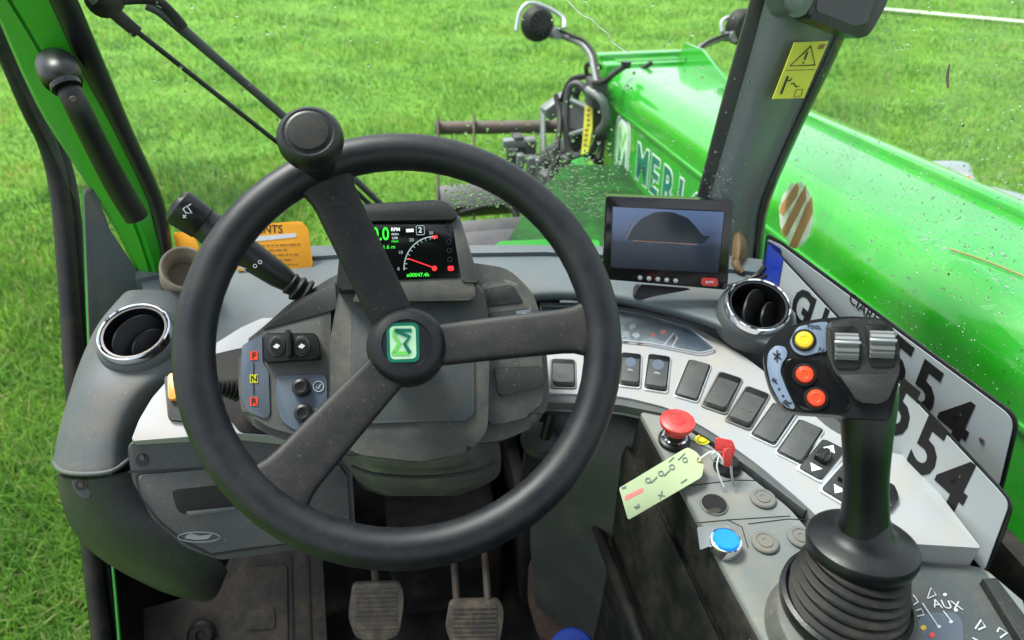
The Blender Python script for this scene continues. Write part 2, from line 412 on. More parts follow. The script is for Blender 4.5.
def spoke(ang, w0, w1, r0=0.028, r1=RW-0.006):
    """flat moulded spoke: dips towards the hub, flares into the rim"""
    rows = []
    cx_ = wx*math.cos(rad(ang))+wy*math.sin(rad(ang)); sx_ = NW.cross(cx_)
    bm = bmesh.new(); rings = []
    N_ = 14
    for i in range(N_+1):
        t = i/N_; r_ = r0+(r1-r0)*t
        w = w0+(w1-w0)*t + 0.022*max(0, (t-0.8)/0.2)**2
        h = -0.044*(1-t)**1.2; th = 0.0085
        c = wc+cx_*r_+NW*h
        prof = []
        for k in range(24):
            a = 2*math.pi*k/24; ca, sa = math.cos(a), math.sin(a)
            e = 0.32
            prof.append((math.copysign(abs(ca)**e, ca)*w/2, math.copysign(abs(sa)**0.6, sa)*th))
        rings.append([bm.verts.new(c+sx_*x+NW*y) for x, y in prof])
    for A, B in zip(rings, rings[1:]):
        for j in range(24): bm.faces.new((A[j], A[(j+1) % 24], B[(j+1) % 24], B[j]))
    bm.faces.new(rings[0][::-1]); bm.faces.new(rings[-1])
    return from_bm('spoke', bm, M_spoke, sw, smooth=50)
spoke(118, .042, .043); spoke(4.5, .040, .042); spoke(232.5, .041, .050)
hubc = PW.at(403, 350)-NW*0.0
hubc = wc-NW*0.052
hub = lathe('hub', hubc-NW*0.017, NW, [(0, 0), (.036, 0), (.0382, .02), (.038, .030), (.0355, .038), (.030, .0425), (.0232, .0445), (.0222, .0432), (0, .0432)], M_wheel, sw, seg=56)
PE = Plane(hubc+NW*0.0268, NW)
emb = slab('emblem', rp([(388, 325), (417, 324), (418, 360), (389, 361)], 6), PE, .002, M_whitepaint, hub, bevel=.0005)
slab('emblem_rim', rp([(386.3, 323.3), (418.7, 322.3), (419.7, 361.7), (387.3, 362.7)], 7), PE, .0016, M_teal, emb, off=.0001)
slab('emblem_field', rp([(389.5, 326.5), (415.5, 325.5), (416.5, 358.5), (390.5, 359.5)], 5), PE, .0004, M_palegreen, emb, off=.0004)
pstroke('emblem_light_stroke', [[(394.5, 330), (394.5, 336.5), (399.5, 343.5), (393.5, 353)], [(391.5, 353.5), (409, 353.5)]], .0036, PE, M_lime, emb, off=.0006)
pstroke('emblem_dark_stroke', [[(396, 331), (409.5, 337), (404.5, 344), (410, 353)], [(394.5, 330.5), (411.5, 330.5)]], .0034, PE, M_teal, emb, off=.0010)
# spinner knob
kb = PW.at(320, 168); kt = kb+NW*0.064
kx, ky, kz = frame(NW)
kn = lathe('spinner_knob', kb-NW*.004, NW, [(0, 0), (.017, 0), (.0165, .018), (.0140, .030), (.0145, .037), (.020, .044), (.0262, .052), (.0280, .060), (.0275, .067), (.0245, .0725), (.0215, .0745), (.0200, .0738), (.0188, .0745), (.012, .0752), (0, .0754)], M_black, sw, seg=48)
lathe('knob_cap', kb+NW*.0698, NW, [(0, 0), (.0172, 0), (.0172, .0016), (.0165, .0024), (.010, .0030), (0, .0032)], M_rubber, kn, seg=40)

# ================================================================== INSTRUMENT BINNACLE
PB = Plane(P(400, 330, .77), NW)
bi = thing('instrument_binnacle', P(400, 400, .80), 'grey instrument binnacle behind the steering wheel with a lit display and gear keys', 'dashboard binnacle')
# left pod and right pod: solid housings
slab('housing', rp([(239, 346), (262, 328), (292, 301), (340, 272), (468, 262), (508, 268), (533, 292), (545, 330), (550, 398), (540, 424), (505, 440), (430, 448), (345, 455), (300, 446), (262, 432), (243, 418), (238, 390)], 12),
     PB, .11, M_pod, bi, bevel=.010, off=-.022, seg=4)
# raised cheek panels
slab('cheek', rp([(240, 350), (264, 331), (300, 300), (322, 291), (331, 300), (330, 434), (305, 437), (270, 428), (246, 413), (240, 390)], 9), PB, .03, M_pod, bi, bevel=.005, off=-.010)
slab('cheek', rp([(478, 283), (512, 278), (528, 292), (539, 330), (545, 395), (535, 415), (500, 424), (482, 424)], 9), PB, .03, M_pod, bi, bevel=.005, off=-.012)
slab('recess', rp([(268, 326), (300, 299), (336, 281), (337, 309), (262, 330)], 4), PB, .01, M_dark, bi, bevel=.001, off=-.0085)
slab('recess', rp([(481, 290), (512, 284), (524, 302), (484, 306)], 4), PB, .01, M_dark, bi, bevel=.001, off=-.0105)
# central shroud between pods carrying the display
shroud = [(340, 284), (400, 288), (468, 282), (484, 284), (490, 330), (488, 430), (470, 452), (420, 462), (360, 455), (331, 440), (330, 340)]
slab('shroud', rp(shroud, 10), PB, .08, M_pod, bi, bevel=.008, off=.002, seg=4)
slab('shroud_face', rp([(352, 283), (466, 280), (474, 330), (474, 420), (350, 424)], 8), PB, .01, M_dash, bi, bevel=.003, off=.0045)
# display hood, leaning back up from the shroud
PD = plt(412, 245, .772, 44, 4)
hood = slab('display_hood', rp([(336, 290), (344, 206, 10), (446, 200, 14), (459, 214, 10), (478, 285)], 6), PD, .055, M_dark, bi, bevel=.006, off=.004, seg=4)
slab('hood_brow', rp([(342, 214), (346, 205, 8), (446, 199, 12), (458, 214, 8), (456, 219), (352, 221)], 4), PD, .01, M_dark, bi, bevel=.004, off=.012)
slab('hood_bezel', rp([(452, 222), (459, 214), (480, 282), (462, 282)], 3), PD, .02, M_pod, bi, bevel=.004, off=.007)
slab('hood_sill', rp([(362, 281), (470, 276), (476, 290), (474, 300), (352, 302)], 4), PD, .03, M_pod, bi, bevel=.0025, off=.0055)
scr = slab('display_screen', rp([(366, 222), (453, 220), (461, 277), (372, 281)], 4), PD, .004, M_screen, bi, bevel=.0006, off=.0065)
# screen contents (lit)
pt = lambda s, x, y, sz, m, **k: ptext('screen_text', s, x, y, PD, sz, m, scr, off=.0071, up=(-.4, -10), depth=.0002, **k)
pt('0.0', 380.5, 234.5, .0205, M_sg, bold=.0003, sx=.75)
pt('RPM', 395.5, 229.5, .0052, M_sw, bold=.0002); pt('KM/H', 395, 234.3, .0032, M_sw); pt('LCK', 395, 238, .0034, M_sw); pt('MAN', 395, 241.5, .0034, M_sg)
pt('1.6 m', 389, 247, .0060, M_sg)
slab('screen_text', [(406, 229), (413.5, 228.6), (413.8, 231.8), (406.2, 232.2)], PD, .0002, M_sw, scr, off=.0072)
pstroke('screen_frame', [rp([(416, 226), (424, 225.6), (424.6, 234.6), (416.6, 235)], 1.5)], .0006, PD, M_sdim, scr, off=.0070, closed=True)
pt('2', 420.2, 230.2, .0085, M_sw)
dcx, dcy = 434.5, 268.5
arc = [(dcx-30.5*math.cos(rad(a)), dcy-32*math.sin(rad(a))) for a in range(-3, 88, 5)]
pstroke('dial', [arc], .0010, PD, M_sdim, scr, off=.0070)
pstroke('dial_ticks', [[(dcx-(27.5)*math.cos(rad(a)), dcy-29*math.sin(rad(a))), (dcx-30.5*math.cos(rad(a)), dcy-32*math.sin(rad(a)))] for a in range(0, 91, 9)], .0005, PD, M_sdim, scr, off=.0071)
for s_, x_, y_ in (('0', 398.5, 269), ('10', 400.5, 252.5), ('20', 411.5, 240), ('30', 431, 233)): pt(s_, x_, y_, .0050, M_sdim)
slab('dial_red_zone', [(431, 236), (437, 235), (438, 238), (431.5, 238.5)], PD, .0002, M_sr, scr, off=.0072)
pstroke('dial_needle', [[(408, 258.5), (433, 267.5)]], .0010, PD, M_sr, scr, off=.0074)
slab('dial_hub', circ(434.5, 268.3, 2.6), PD, .0003, M_sr, scr, off=.0075)
pstroke('screen_text', [[(422, 259.5), (434, 259)]], .0008, PD, M_sdim, scr)
pt('x00047.4h', 418, 275, .0058, M_sg, bold=.0001)
slab('screen_text', [(387, 269), (392.5, 268.6), (393, 276.5), (390, 277)], PD, .0002, M_sg, scr, off=.0072)
for i, (x_, y_) in enumerate(((447.5, 225), (448, 233), (448.6, 242), (449.3, 250.5), (449.8, 259.5))):
    pstroke('warning_icon', [circ(x_, y_, 2.3, 10)], .0004, PD, M_dimicon, scr, off=.0070, closed=True)
slab('warning_icon', rp([(447.5, 266), (453.5, 265.6), (454, 270.5), (448, 271)], 2), PD, .0002, M_sr, scr, off=.0072)
# gear key strip F N R
fnr = slab('gear_key_strip', rp([(241.5, 346), (262, 334), (262.5, 362), (268.5, 372), (270, 415), (266, 419), (247, 411), (241.5, 395)], 3), PB, .004, M_slate, bi, bevel=.0006, off=-.008)
pstroke('strip_line', [[(253.5, 362), (253.7, 395)]], .0006, PB, M_ink, fnr, off=-.0076)
for s_, y_, m_ in (('F', 355.8, M_orange), ('N', 378.8, M_yellowst), ('R', 401.5, M_orange)):
    k_ = slab('key_lamp', rp([(249.7, y_-4.2), (257.6, y_-4.6), (258, y_+4), (250.2, y_+4.4)], 1), PB, .001, m_, fnr, off=-.0072)
    ptext('key_letter', s_, 253.9, y_, PB, .0095, M_ink, k_, off=-.0070, up=(0, -10), depth=.0003, bold=.0001)
# wiper / light rocker block
blk = slab('rocker_block', rp([(263.5, 333), (316, 333), (320, 358), (263.5, 362)], 3), PB, .014, M_black, bi, bevel=.002, off=.004)
for x_ in (276.5, 301.5):
    b_ = slab('rocker_button', circ(x_, 346, 9, 24, 10.5), PB, .003, M_dark, blk, bevel=.001, off=.0055)
    slab('rocker_dish', circ(x_, 346.3, 6.3, 20, 7.5), PB, .001, M_black, b_, off=.0062)
    slab('rocker_symbol', [(x_-3.5, 346.5), (x_, 343.5), (x_+3.5, 345.5), (x_+1, 348.5), (x_-1.5, 348)], PB, .0004, M_symbol, b_, off=.0067)
slab('rocker_divider', rp([(285, 329.5), (290, 329.5), (291, 356), (286.5, 357)], 1.5), PB, .01, M_black, blk, bevel=.001, off=.011)
# two push knobs
pan = slab('knob_plate', rp([(276, 376, 5), (327, 374), (327, 432), (296, 431), (281, 421), (276, 400)], 7), PB, .004, M_slate, bi, bevel=.001, off=-.008)
for (x_, y_) in ((302, 388), (304, 413.5)):
    c_ = PB.at(x_, y_, -.008)
    kn_ = lathe('push_knob', c_, NW, [(0, 0), (.0098, 0), (.0098, .005), (.0088, .0085), (.006, .0098), (.004, .0092), (0, .0092)], M_black, pan, seg=28)
pstroke('tick_symbol', [circ(318.5, 386.5, 5.2, 20)], .0007, PB, M_symbol, pan, off=-.0074, closed=True)
pstroke('tick_symbol', [[(316, 387), (318, 389), (321, 384)]], .0007, PB, M_symbol, pan, off=-.0074)
pstroke('cross_symbol', [[(316, 409), (324, 417)], [(324, 409), (316, 417)]], .0009, PB, M_symbol, pan, off=-.0074)
# right side rockers
rk = slab('air_rocker', rp([(487, 313), (532, 308), (535, 326), (535, 345), (488, 345)], 4), PB, .012, M_dark, bi, bevel=.002, off=-.006)
slab('rocker_pad', rp([(516, 311), (531, 309), (533, 321), (518, 323)], 2), PB, .002, M_slate, rk, bevel=.0005, off=-.0048)
pstroke('rocker_symbol', [circ(503, 321, 4, 14)], .0006, PB, M_dimsymbol, rk, off=-.0055, closed=True)
pstroke('rocker_symbol', [circ(524.5, 316.5, 3.2, 14)], .0006, PB, M_symbol, rk, off=-.0040, closed=True)
slab('blank_cover', rp([(494, 368), (543, 366), (544, 386), (499, 396)], 3), PB, .01, M_dark, bi, bevel=.002, off=-.007)
# column shroud underneath
rows = []
for (y_, xl, xr, d, dd) in ((438, 336, 498, .768, .03), (458, 338, 501, .772, .035), (476, 345, 498, .79, .035), (488, 362, 478, .81, .03), (496, 385, 455, .85, .02)):
    row = []
    for t in np.linspace(0, 1, 7):
        x_ = xl+(xr-xl)*t
        row.append(P(x_, y_, d+dd*(2*t-1)**4*2.2))
    rows.append(row)
loft('column_cover', rows, M_pod, bi, k=4, thick=.02)
lathe('column_shaft', hubc-NW*.04, -NW, [(0, 0), (.026, 0), (.026, .09), (0, .09)], M_black, bi, seg=24)
tube('underside_lip', [P(351, 466, .773), P(375, 474, .770), P(425, 477, .769), P(470, 472, .77), P(496, 462, .775)], .0018, M_dark, bi)

# ================================================================== DASHBOARD
DT = plz(1.505)
da = thing('dashboard', P(350, 350, .92), 'grey moulded dashboard under the windshield with round air vents and a glove box', 'dashboard')
rowd = []
st = [(140, 272, 150, 335), (190, 262, 190, 352), (262, 255, 262, 322), (335, 252, 335, 318), (410, 250, 410, 310), (480, 249, 480, 303), (545, 249, 542, 291), (605, 251, 606, 293), (655, 256, 655, 303), (705, 262, 708, 318), (745, 264, 745, 333), (790, 272, 800, 350)]
def zd(x, y, z): return plz(z).at(x, y)
for t in (0, .3, .65, 1.0):
    rowd.append([zd(a+(c-a)*t, b+(d-b)*t, 1.512-.010*t*t) for a, b, c, d in st])
rowd.append([zd(c, d+7, 1.490) for a, b, c, d in st])
rowd.append([zd(c, d+10, 1.465) for a, b, c, d in st])
_dash_rows = rowd
slab('windshield_sill', [(135, 266), (190, 253), (262, 246), (335, 245.5), (545, 245), (620, 247), (700, 252), (790, 262), (792, 276), (705, 266), (620, 255), (545, 252), (335, 255), (262, 260), (190, 268), (135, 280)], plz(1.518), .02, M_dashtop, da, bevel=.003)
# white trim band on the left
WT = plt(190, 410, .80, 66, 8)
slab('white_trim', rp([(131, 441), (139, 420), (152, 398), (172, 375), (205, 350), (240, 328), (262, 318), (300, 318), (300, 440), (235, 433)], 3), WT, .02, M_white, da, bevel=.002)
slab('trim_recess', rp([(206, 356), (240, 348), (300, 345), (300, 436), (240, 432), (206, 390)], 5), WT, .01, M_foot, da, bevel=.001, off=.0025)
hz = slab('hazard_rocker', rp([(164, 376), (180, 372), (212, 380), (212, 424), (168, 419)], 3), WT, .014, M_dark, da, bevel=.0015, off=.005)
slab('orange_key', rp([(167.5, 374), (176, 372), (180, 392), (177, 399), (168, 399)], 3), WT, .006, M_amber, hz, bevel=.001, off=.012)
# bellows lever behind rim
bl = thing('column_lever', P(228, 392, .77), 'short black ribbed lever stub left of the column, behind the wheel rim', 'lever')
a_, b_ = P(240, 390, .785), P(196, 384, .755)
ax_ = (b_-a_).normalized(); L_ = (b_-a_).length
prof = [(0, 0)]
for i in range(6):
    h = .002+i*.0045; prof += [(.0135-.0012*i, h), (.0135-.0012*i, h+.0022), (.0100-.0012*i, h+.0030)]
prof += [(.0058, .031), (.0055, L_-.004), (.003, L_), (0, L_)]
lathe('bellows', a_, ax_, prof, M_rubber, bl, seg=24, smooth=50)

# side arm carrying the round vent -------------------------------------------------
arm = []
A = [ # outer edge .. inner edge, (x,y,d) 5 across
 [(118, 300, .95), (128, 291, .93), (150, 290, .93), (175, 292, .93), (200, 300, .94)],
 [(96, 328, .93), (104, 320, .882), (135, 318, .886), (172, 327, .886), (196, 345, .91)],
 [(80, 362, .90), (90, 352, .865), (125, 356, .865), (160, 364, .86), (180, 372, .872)],
 [(68, 398, .885), (76, 392, .845), (104, 390, .83), (134, 394, .83), (153, 401, .855)],
 [(58, 434, .875), (66, 432, .83), (90, 431, .81), (117, 431, .812), (134, 440, .838)],
 [(52, 466, .865), (60, 470, .818), (84, 472, .797), (112, 470, .80), (128, 458, .825)]]
for r_ in A: arm.append([P(*q) for q in r_])
def drill(bm, c, n, rr):
    n = n.normalized()
    kill = []
    for f in bm.faces:
        v = f.calc_center_median()-c; h = v.dot(n)
        if (v-n*h).length < rr and abs(h) < .06: kill.append(f)
    bmesh.ops.delete(bm, geom=kill, context='FACES'); return bm
def vaxis(lean, az):
    e = rad(90-lean); z = rad(az); return Vector((math.sin(z)*math.cos(e), -math.cos(z)*math.cos(e), math.sin(e)))
VL = (135, 333, .866, .0425, 20, -3); VR = (758, 306, .940, .0425, 22, -12)
from_bm('side_arm', drill(loft_bm(arm, 9, .012), P(*VL[:3]), vaxis(20, -3), .0425*1.01), M_dash, da, smooth=50)
lip = [P(54, 462, .862), P(62, 471, .812), P(84, 474, .791), (P(112, 471, .793)), P(129, 459, .82)]
tube('arm_lip', lip, .0026, M_dash, da)
B = [
 [(56, 474, .87), (64, 478, .826), (86, 480, .806), (112, 477, .808), (140, 470, .825)],
 [(62, 505, .875), (72, 508, .835), (96, 508, .815), (122, 504, .815), (150, 500, .83)],
 [(76, 535, .89), (90, 540, .85), (114, 540, .828), (142, 535, .825), (175, 530, .835)],
 [(105, 562, .92), (122, 568, .875), (146, 570, .85), (172, 563, .845), (205, 552, .85)],
 [(150, 586, .96), (166, 593, .91), (186, 594, .885), (206, 586, .88), (226, 568, .88)],
 [(195, 600, 1.0), (203, 602, .95), (212, 600, .93), (219, 592, .92), (226, 575, .92)]]
loft('side_arm_lower', [[P(*q) for q in r_] for r_ in B], M_dark, da, k=5, thick=.012)  # same plastic as the upper arm; its shading is put into the darker colour
sc = slab('screw_boss', rp([(71, 480), (90, 480), (91, 498), (80, 498), (73, 488)], 3), plt(80, 488, .808, 30, 5), .008, M_dash, da, bevel=.0015, off=.001)
slab('screw_hole', circ(81, 485, 6, 18, 5.6), plt(80, 488, .808, 30, 5), .002, M_black, sc, off=.0022)
slab('screw_head', circ(80.5, 485, 2.8, 12), plt(80, 488, .808, 30, 5), .002, M_rust, sc, off=.0032)
# lower facing panel + glove box
GP = plt(250, 490, .815, 30, 6)
gp = slab('lower_panel', rp([(127, 446), (133, 441), (240, 434), (345, 445), (352, 470), (356, 540), (300, 549), (250, 556), (220, 560), (186, 548), (152, 518), (132, 480)], 6), GP, .03, M_lowdash, da, bevel=.005)
slab('arm_backing', [(112, 425), (150, 425), (170, 500), (212, 556), (205, 572), (170, 560), (110, 500)], plt(160, 500, .875, 30, 10), .02, M_dark, da)
slab('panel_seam', [(128, 471), (205, 467), (350, 459), (350, 461.5), (205, 469.5), (128, 473)], GP, .002, M_black, gp, off=.0004)
gb = slab('glove_box_door', rp([(137, 476, 5), (200, 470), (330, 460), (346, 470), (350, 528), (300, 540), (212, 553), (185, 540), (160, 520), (141, 495)], 6), GP, .012, M_lowdash, da, bevel=.003, off=.004)
slab('door_gap', rp([(135, 474, 5), (200, 467.5), (331, 457.5), (349, 468), (353, 530), (300, 542.5), (211, 556), (183, 542.5), (158, 522), (139, 496)], 6), GP, .003, M_black, gp, off=.001)
slab('handle_recess_shade', rp([(171, 490), (192, 488), (240, 483), (270, 486), (270, 506), (238, 508), (196, 515), (178, 513)], 6), GP, .004, M_ink, gb, bevel=.0006, off=.0045)  # flat black patch; the shade inside the handle recess is painted
slab('handle_lip', rp([(186, 512), (236, 507), (236, 509.5), (188, 516)], 1), GP, .003, M_dash, gb, bevel=.0008, off=.006)
pstroke('worn_badge', [circ(199, 537, 21, 30, 5)], .0008, GP, M_dimsymbol, gb, off=.0046, closed=True)
slab('worn_badge_ink', rp([(184, 538), (190, 533), (200, 536), (213, 534), (208, 539), (196, 540)], 2), GP, .0004, M_dimsymbol, gb, off=.0046)
pstroke('door_groove', [[(210, 552), (252, 546), (300, 541)]], .002, GP, M_pod, gp, off=.0015)
slab('panel_screw_hole', circ(142, 460, 6.5, 18, 6.5), GP, .002, M_black, gp, off=.001)
slab('screw_head', circ(142, 458, 2.6, 12), GP, .002, M_iron, gp, off=.003)

# round air vents
def vent(x, y, d, rr, lean, az, yawflap):
    e = rad(90-lean); z = rad(az)
    n = Vector((math.sin(z)*math.cos(e), -math.cos(z)*math.cos(e), math.sin(e)))
    c = P(x, y, d)
    v = lathe('air_vent', c, n, [(0, -.045), (rr*.86, -.045), (rr*.90, -.004), (rr*.915, .001), (rr*.915, -.045)], M_black, da, seg=56)
    lathe('chrome_ring', c, n, [(rr*.92, -.002), (rr*.93, .0045), (rr*.965, .0062), (rr*1.0, .0050), (rr*1.03, .0), (rr*1.03, -.012), (rr*.92, -.012), (rr*.92, -.002)], M_chrome, v, seg=72)
    lathe('vent_collar', c, n, [(rr*1.04, -.0045), (rr*1.09, -.0065), (rr*1.17, -.013), (rr*1.19, -.024), (rr*1.19, -.04)], M_dash, v, seg=64)
    lathe('inner_cup', c, n, [(rr*.84, .0030), (rr*.905, .0034), (rr*.905, -.02), (rr*.86, -.03), (rr*.84, -.01), (rr*.84, .0030)], M_black, v, seg=56)
    x_, y_, z_ = frame(n)
    fd = (x_*math.cos(rad(yawflap))+y_*math.sin(rad(yawflap))); fs = z_.cross(fd)
    tilt = fs*math.cos(rad(52))+z_*math.sin(rad(52)); 
    bm = bmesh.new()
    for s_, o_ in ((1, .0), (1, -.62)):
        cc = c-n*.012+fs*o_*rr*.75
        r2 = rr*(.80 if o_ == 0 else .55)
        outl = [cc+fd*math.cos(rad(a))*r2+tilt*math.sin(rad(a))*r2*.75 for a in range(0, 360, 12)]
        nn = fd.cross(tilt).normalized()
        prism_bm(outl, nn if nn.dot(n) > 0 else -nn, .003, .0008, 1, bm=bm)
    from_bm('vent_flap', bm, M_black, v)
    return v
vent(*VL, 60)
vent(*VR, 60)
from_bm('dash_top', drill(loft_bm(_dash_rows, 8, .012), P(*VR[:3]), vaxis(22, -12), .0425*1.01), M_dashtop, da, smooth=50)
vent_wall = None

# ================================================================== CONTROL CONSOLE (right)
CZ = 1.468
CO = plz(CZ); BT = plz(1.461)
co = thing('control_console', BT.at(720, 500), 'curved control console with white trim and a fan of rocker switches', 'control console')
slab('white_trim', rp([(540, 302, 0), (585, 302.5, 0), (640, 309), (685, 322), (722, 342), (752, 362), (790, 392), (830, 430), (870, 448), (912, 457, 3), (981, 548, 2), (915, 544, 2), (872, 540), (830, 530), (806, 505), (760, 466), (714, 433), (670, 408), (621, 396), (545, 393, 0)], 14), CO, .030, M_white, co, bevel=.0025)
# instrument strip with clear lens
stripp = rp([(541, 306, 0), (600, 307, 0), (650, 316), (690, 328), (716, 349), (700, 353), (650, 343), (600, 338, 0), (541, 337, 0)], 5)
stp = slab('label_strip', stripp, CO, .003, M_slate, co, bevel=.0004, off=.0014)
slab('strip_lens', stripp, CO, .0015, M_lens, co, off=.005)
pstroke('strip_rim', [stripp], .0020, CO, M_silver, co, off=.0045, closed=True)
for i in range(26):
    x_ = 552+rng.random()*140; y_ = 318+rng.random()*17+(x_-552)*.075
    slab('strip_pictogram', rp([(x_-2-rng.random()*5, y_-1), (x_+rng.random()*4, y_-2-rng.random()*3), (x_+4, y_+rng.random()*3), (x_-1, y_+3)], 1), CO, .0004, [M_dimsymbol, M_symbol, M_dimsymbol][i % 3], stp, off=.0019)
slab('strip_pictogram', circ(663, 331.5, 3.2, 14, 2.2), CO, .0004, M_tagred, stp, off=.0021)
slab('strip_pictogram', circ(653, 334.5, 2.2, 12, 1.8), CO, .0004, M_orange, stp, off=.0021)
pstroke('strip_pictogram', [[(664, 345), (674, 333), (677, 338), (672, 347)]], .002, CO, M_symbol, stp, off=.002)
# rockers
def rocker(ax, ay, bx, by, w, kind):
    """rocker from far end a to near end b (pixels on the console face), width w in metres"""
    a = CO.at(ax, ay, .0); b = CO.at(bx, by, .0); c = (a+b)/2; y = (a-b).normalized(); z = Vector((0, 0, 1)); x = y.cross(z); h = (a-b).length/2*1.09
    def plate(sx, sy, z0, th, m, parent, bev, name, rr=.3):
        pts = []
        for px, py in rp([(-sx, -sy), (sx, -sy), (sx, sy), (-sx, sy)], min(sx, sy)*rr): pts.append(c+x*px+y*py+z*z0)
        return from_bm(name, prism_bm(pts, z, th, bev, 2), m, parent)
    if kind == 'rocker' or kind == 'lit':
        fr = plate(w/2+.003, h+.002, .0022, .004, M_silver if kind == 'lit' else M_plug, co, .001, 'rocker_switch')
        plate(w/2+.0012, h, .003, .003, M_black, fr, .0005, 'switch_well')
        # tilted key: raised towards the driver
        ks = w/2-.0005; kl = h-.002
        base = [c+x*px+y*py+z*(.0055+.0035*(-py/kl)) for px, py in rp([(-ks, -kl), (ks, -kl), (ks, kl), (-ks, kl)], .005)]
        up_ = (z+y*.0035/kl*1.0).normalized()
        key = from_bm('switch_key', prism_bm(base, up_, .008, .0016, 3), M_key, fr)
        q = c+y*kl*.45+z*.0046
        if kind == 'lit':
            pts = [c+x*(px)+y*(py+kl*.4)+z*(.0055-.0035*(py+kl*.4)/kl+.0004) for px, py in circ(0, 0, ks*.62, 20, kl*.36)]
            from_bm('switch_lens', prism_bm(pts, up_, .001, .0003, 1), M_slate, key)
            pts = [c+x*(px)+y*(py-kl*.25)+z*(.0055-.0035*(py-kl*.25)/kl+.0003) for px, py in [(-ks*.4, 0), (ks*.4, 0), (ks*.1, ks*.35), (-ks*.2, ks*.4)]]
            from_bm('switch_symbol', prism_bm(pts, up_, .0006), M_dimsymbol, key, smooth=0)
        else:
            zc = lambda py: z*(.0055-.0035*py/kl+.0003)
            bm = bmesh.new()
            for L in ([(-ks*.5, -kl*.45), (-ks*.2, -kl*.3), (ks*.2, -kl*.4), (ks*.5, -kl*.3)], [(-ks*.45, -kl*.55), (ks*.45, -kl*.55)]):
                stroke_bm([c+x*px+y*py+zc(py) for px, py in L], .0008, up_, .0003, bm)
            from_bm('switch_symbol', bm, M_plug, key, smooth=0)
    elif kind == 'blank':
        fr = plate(w/2+.003, h+.002, .0022, .004, M_silver, co, .001, 'blank_switch')
        plate(w/2+.0016, h+.0004, .0028, .003, M_black, fr, .0005, 'switch_well')
        plate(w/2-.0004, h-.0018, .0048, .006, M_key, fr, .0012, 'blank_cover', .25)
    elif kind == 'arrow':
        fr = plate(w/2+.003, h+.002, .0022, .004, M_silver, co, .001, 'arrow_switch')
        plate(w/2, h-.001, .0040, .004, M_dark, fr, .001, 'switch_plate')
        k_ = plate(w*.28, h*.26, .0105, .010, M_black, fr, .0015, 'switch_thumb', .2)
        plate(w*.10, h*.30, .0125, .004, M_black, k_, .0008, 'thumb_ridge', .2)
        for s_ in (1, -1):
            pts = [c+x*px+y*(py*s_)+z*.0046 for px, py in ((-w*.26, h*.50), (w*.26, h*.50), (0, h*.86))]
            from_bm('arrow_symbol', prism_bm(pts, z, .0005), M_whitepaint, fr, smooth=0)
    return fr
W_ = .0262
rocker(563, 362, 563, 387, .028, 'rocker')
rocker(631, 356, 629, 386, W_*.9, 'lit')
rocker(659, 358, 655, 390, W_, 'lit')
rocker(699, 365, 686, 398, W_, 'blank')
rocker(730, 378, 714, 409, W_, 'rocker')
rocker(757, 393, 738, 424, W_, 'rocker')
rocker(784, 410, 763, 440, W_, 'blank')
rocker(810, 427, 789, 458, W_, 'blank')
rocker(833, 447, 810, 475, W_, 'arrow')
rocker(858, 468, 833, 497, W_, 'arrow')
slab('side_switch', rp([(868, 485), (893, 482), (900, 497), (890, 510), (868, 512)], 4), CO, .012, M_black, co, bevel=.002, off=.006)
# button panel
bp_ = rp([(648, 409, 3), (664, 413), (704, 441), (748, 475), (790, 509), (820, 545), (850, 560), (850, 720, 0), (806, 720, 0), (640, 411, 3)], 8)
btn = slab('button_panel', bp_, BT, .02, M_panelgrey, co, bevel=.004)
bmx = bmesh.new()
for l in ([(664, 436), (690, 440), (722, 455)], [(688, 486), (735, 480), (770, 481)], [(696, 523), (728, 520), (742, 527), (748, 548)], [(748, 524), (788, 519), (812, 520)], [(726, 520), (790, 516)]):
    stroke_bm([BT.at(x_, y_, .0003) for x_, y_ in l], .0008, BT.n, .0003, bmx)
from_bm('panel_groove', bmx, M_foot, btn, smooth=0)
for x_, y_ in ((763, 499), (765, 543), (801, 538)):
    c_ = BT.at(x_, y_, .001)
    lathe('blank_plug', c_, (0, 0, 1), [(0, 0), (.0135, 0), (.0135, .0018), (.0122, .003), (.0095, .0032), (.009, .0024), (.0075, .0024), (.0070, .0034), (.0035, .0034), (.003, .0028), (0, .0028)], M_plug, btn, seg=36)
c_ = BT.at(714, 505, .0)
lathe('hole_shade', c_, (0, 0, 1), [(0, .0012), (.0130, .0012)], M_ink, btn, seg=36)  # flat disc painted black for the shade inside the open hole
lathe('hole_rim', c_, (0, 0, 1), [(.0130, .0008), (.0132, .0022), (.0142, .0018), (.0150, .0004)], M_plug, btn, seg=36)
slab('hole_dust', rp([(706, 510), (716, 507), (723, 510), (716, 514), (709, 513)], 3), BT, .0008, M_mud, btn, off=.0021)
slab('yellow_sticker', circ(702.5, 439.5, 8, 24, 5.2), BT, .0006, M_yellowst, btn, off=.0009)
pstroke('sticker_mark', [circ(702.5, 439.5, 5, 16, 3.2)], .0005, BT, M_brownink, btn, off=.0012, closed=True)
slab('clear_label', rp([(697, 527), (728, 525), (733, 531), (712, 545), (700, 550)], 2), BT, .0006, M_dimsymbol, btn, off=.0009)
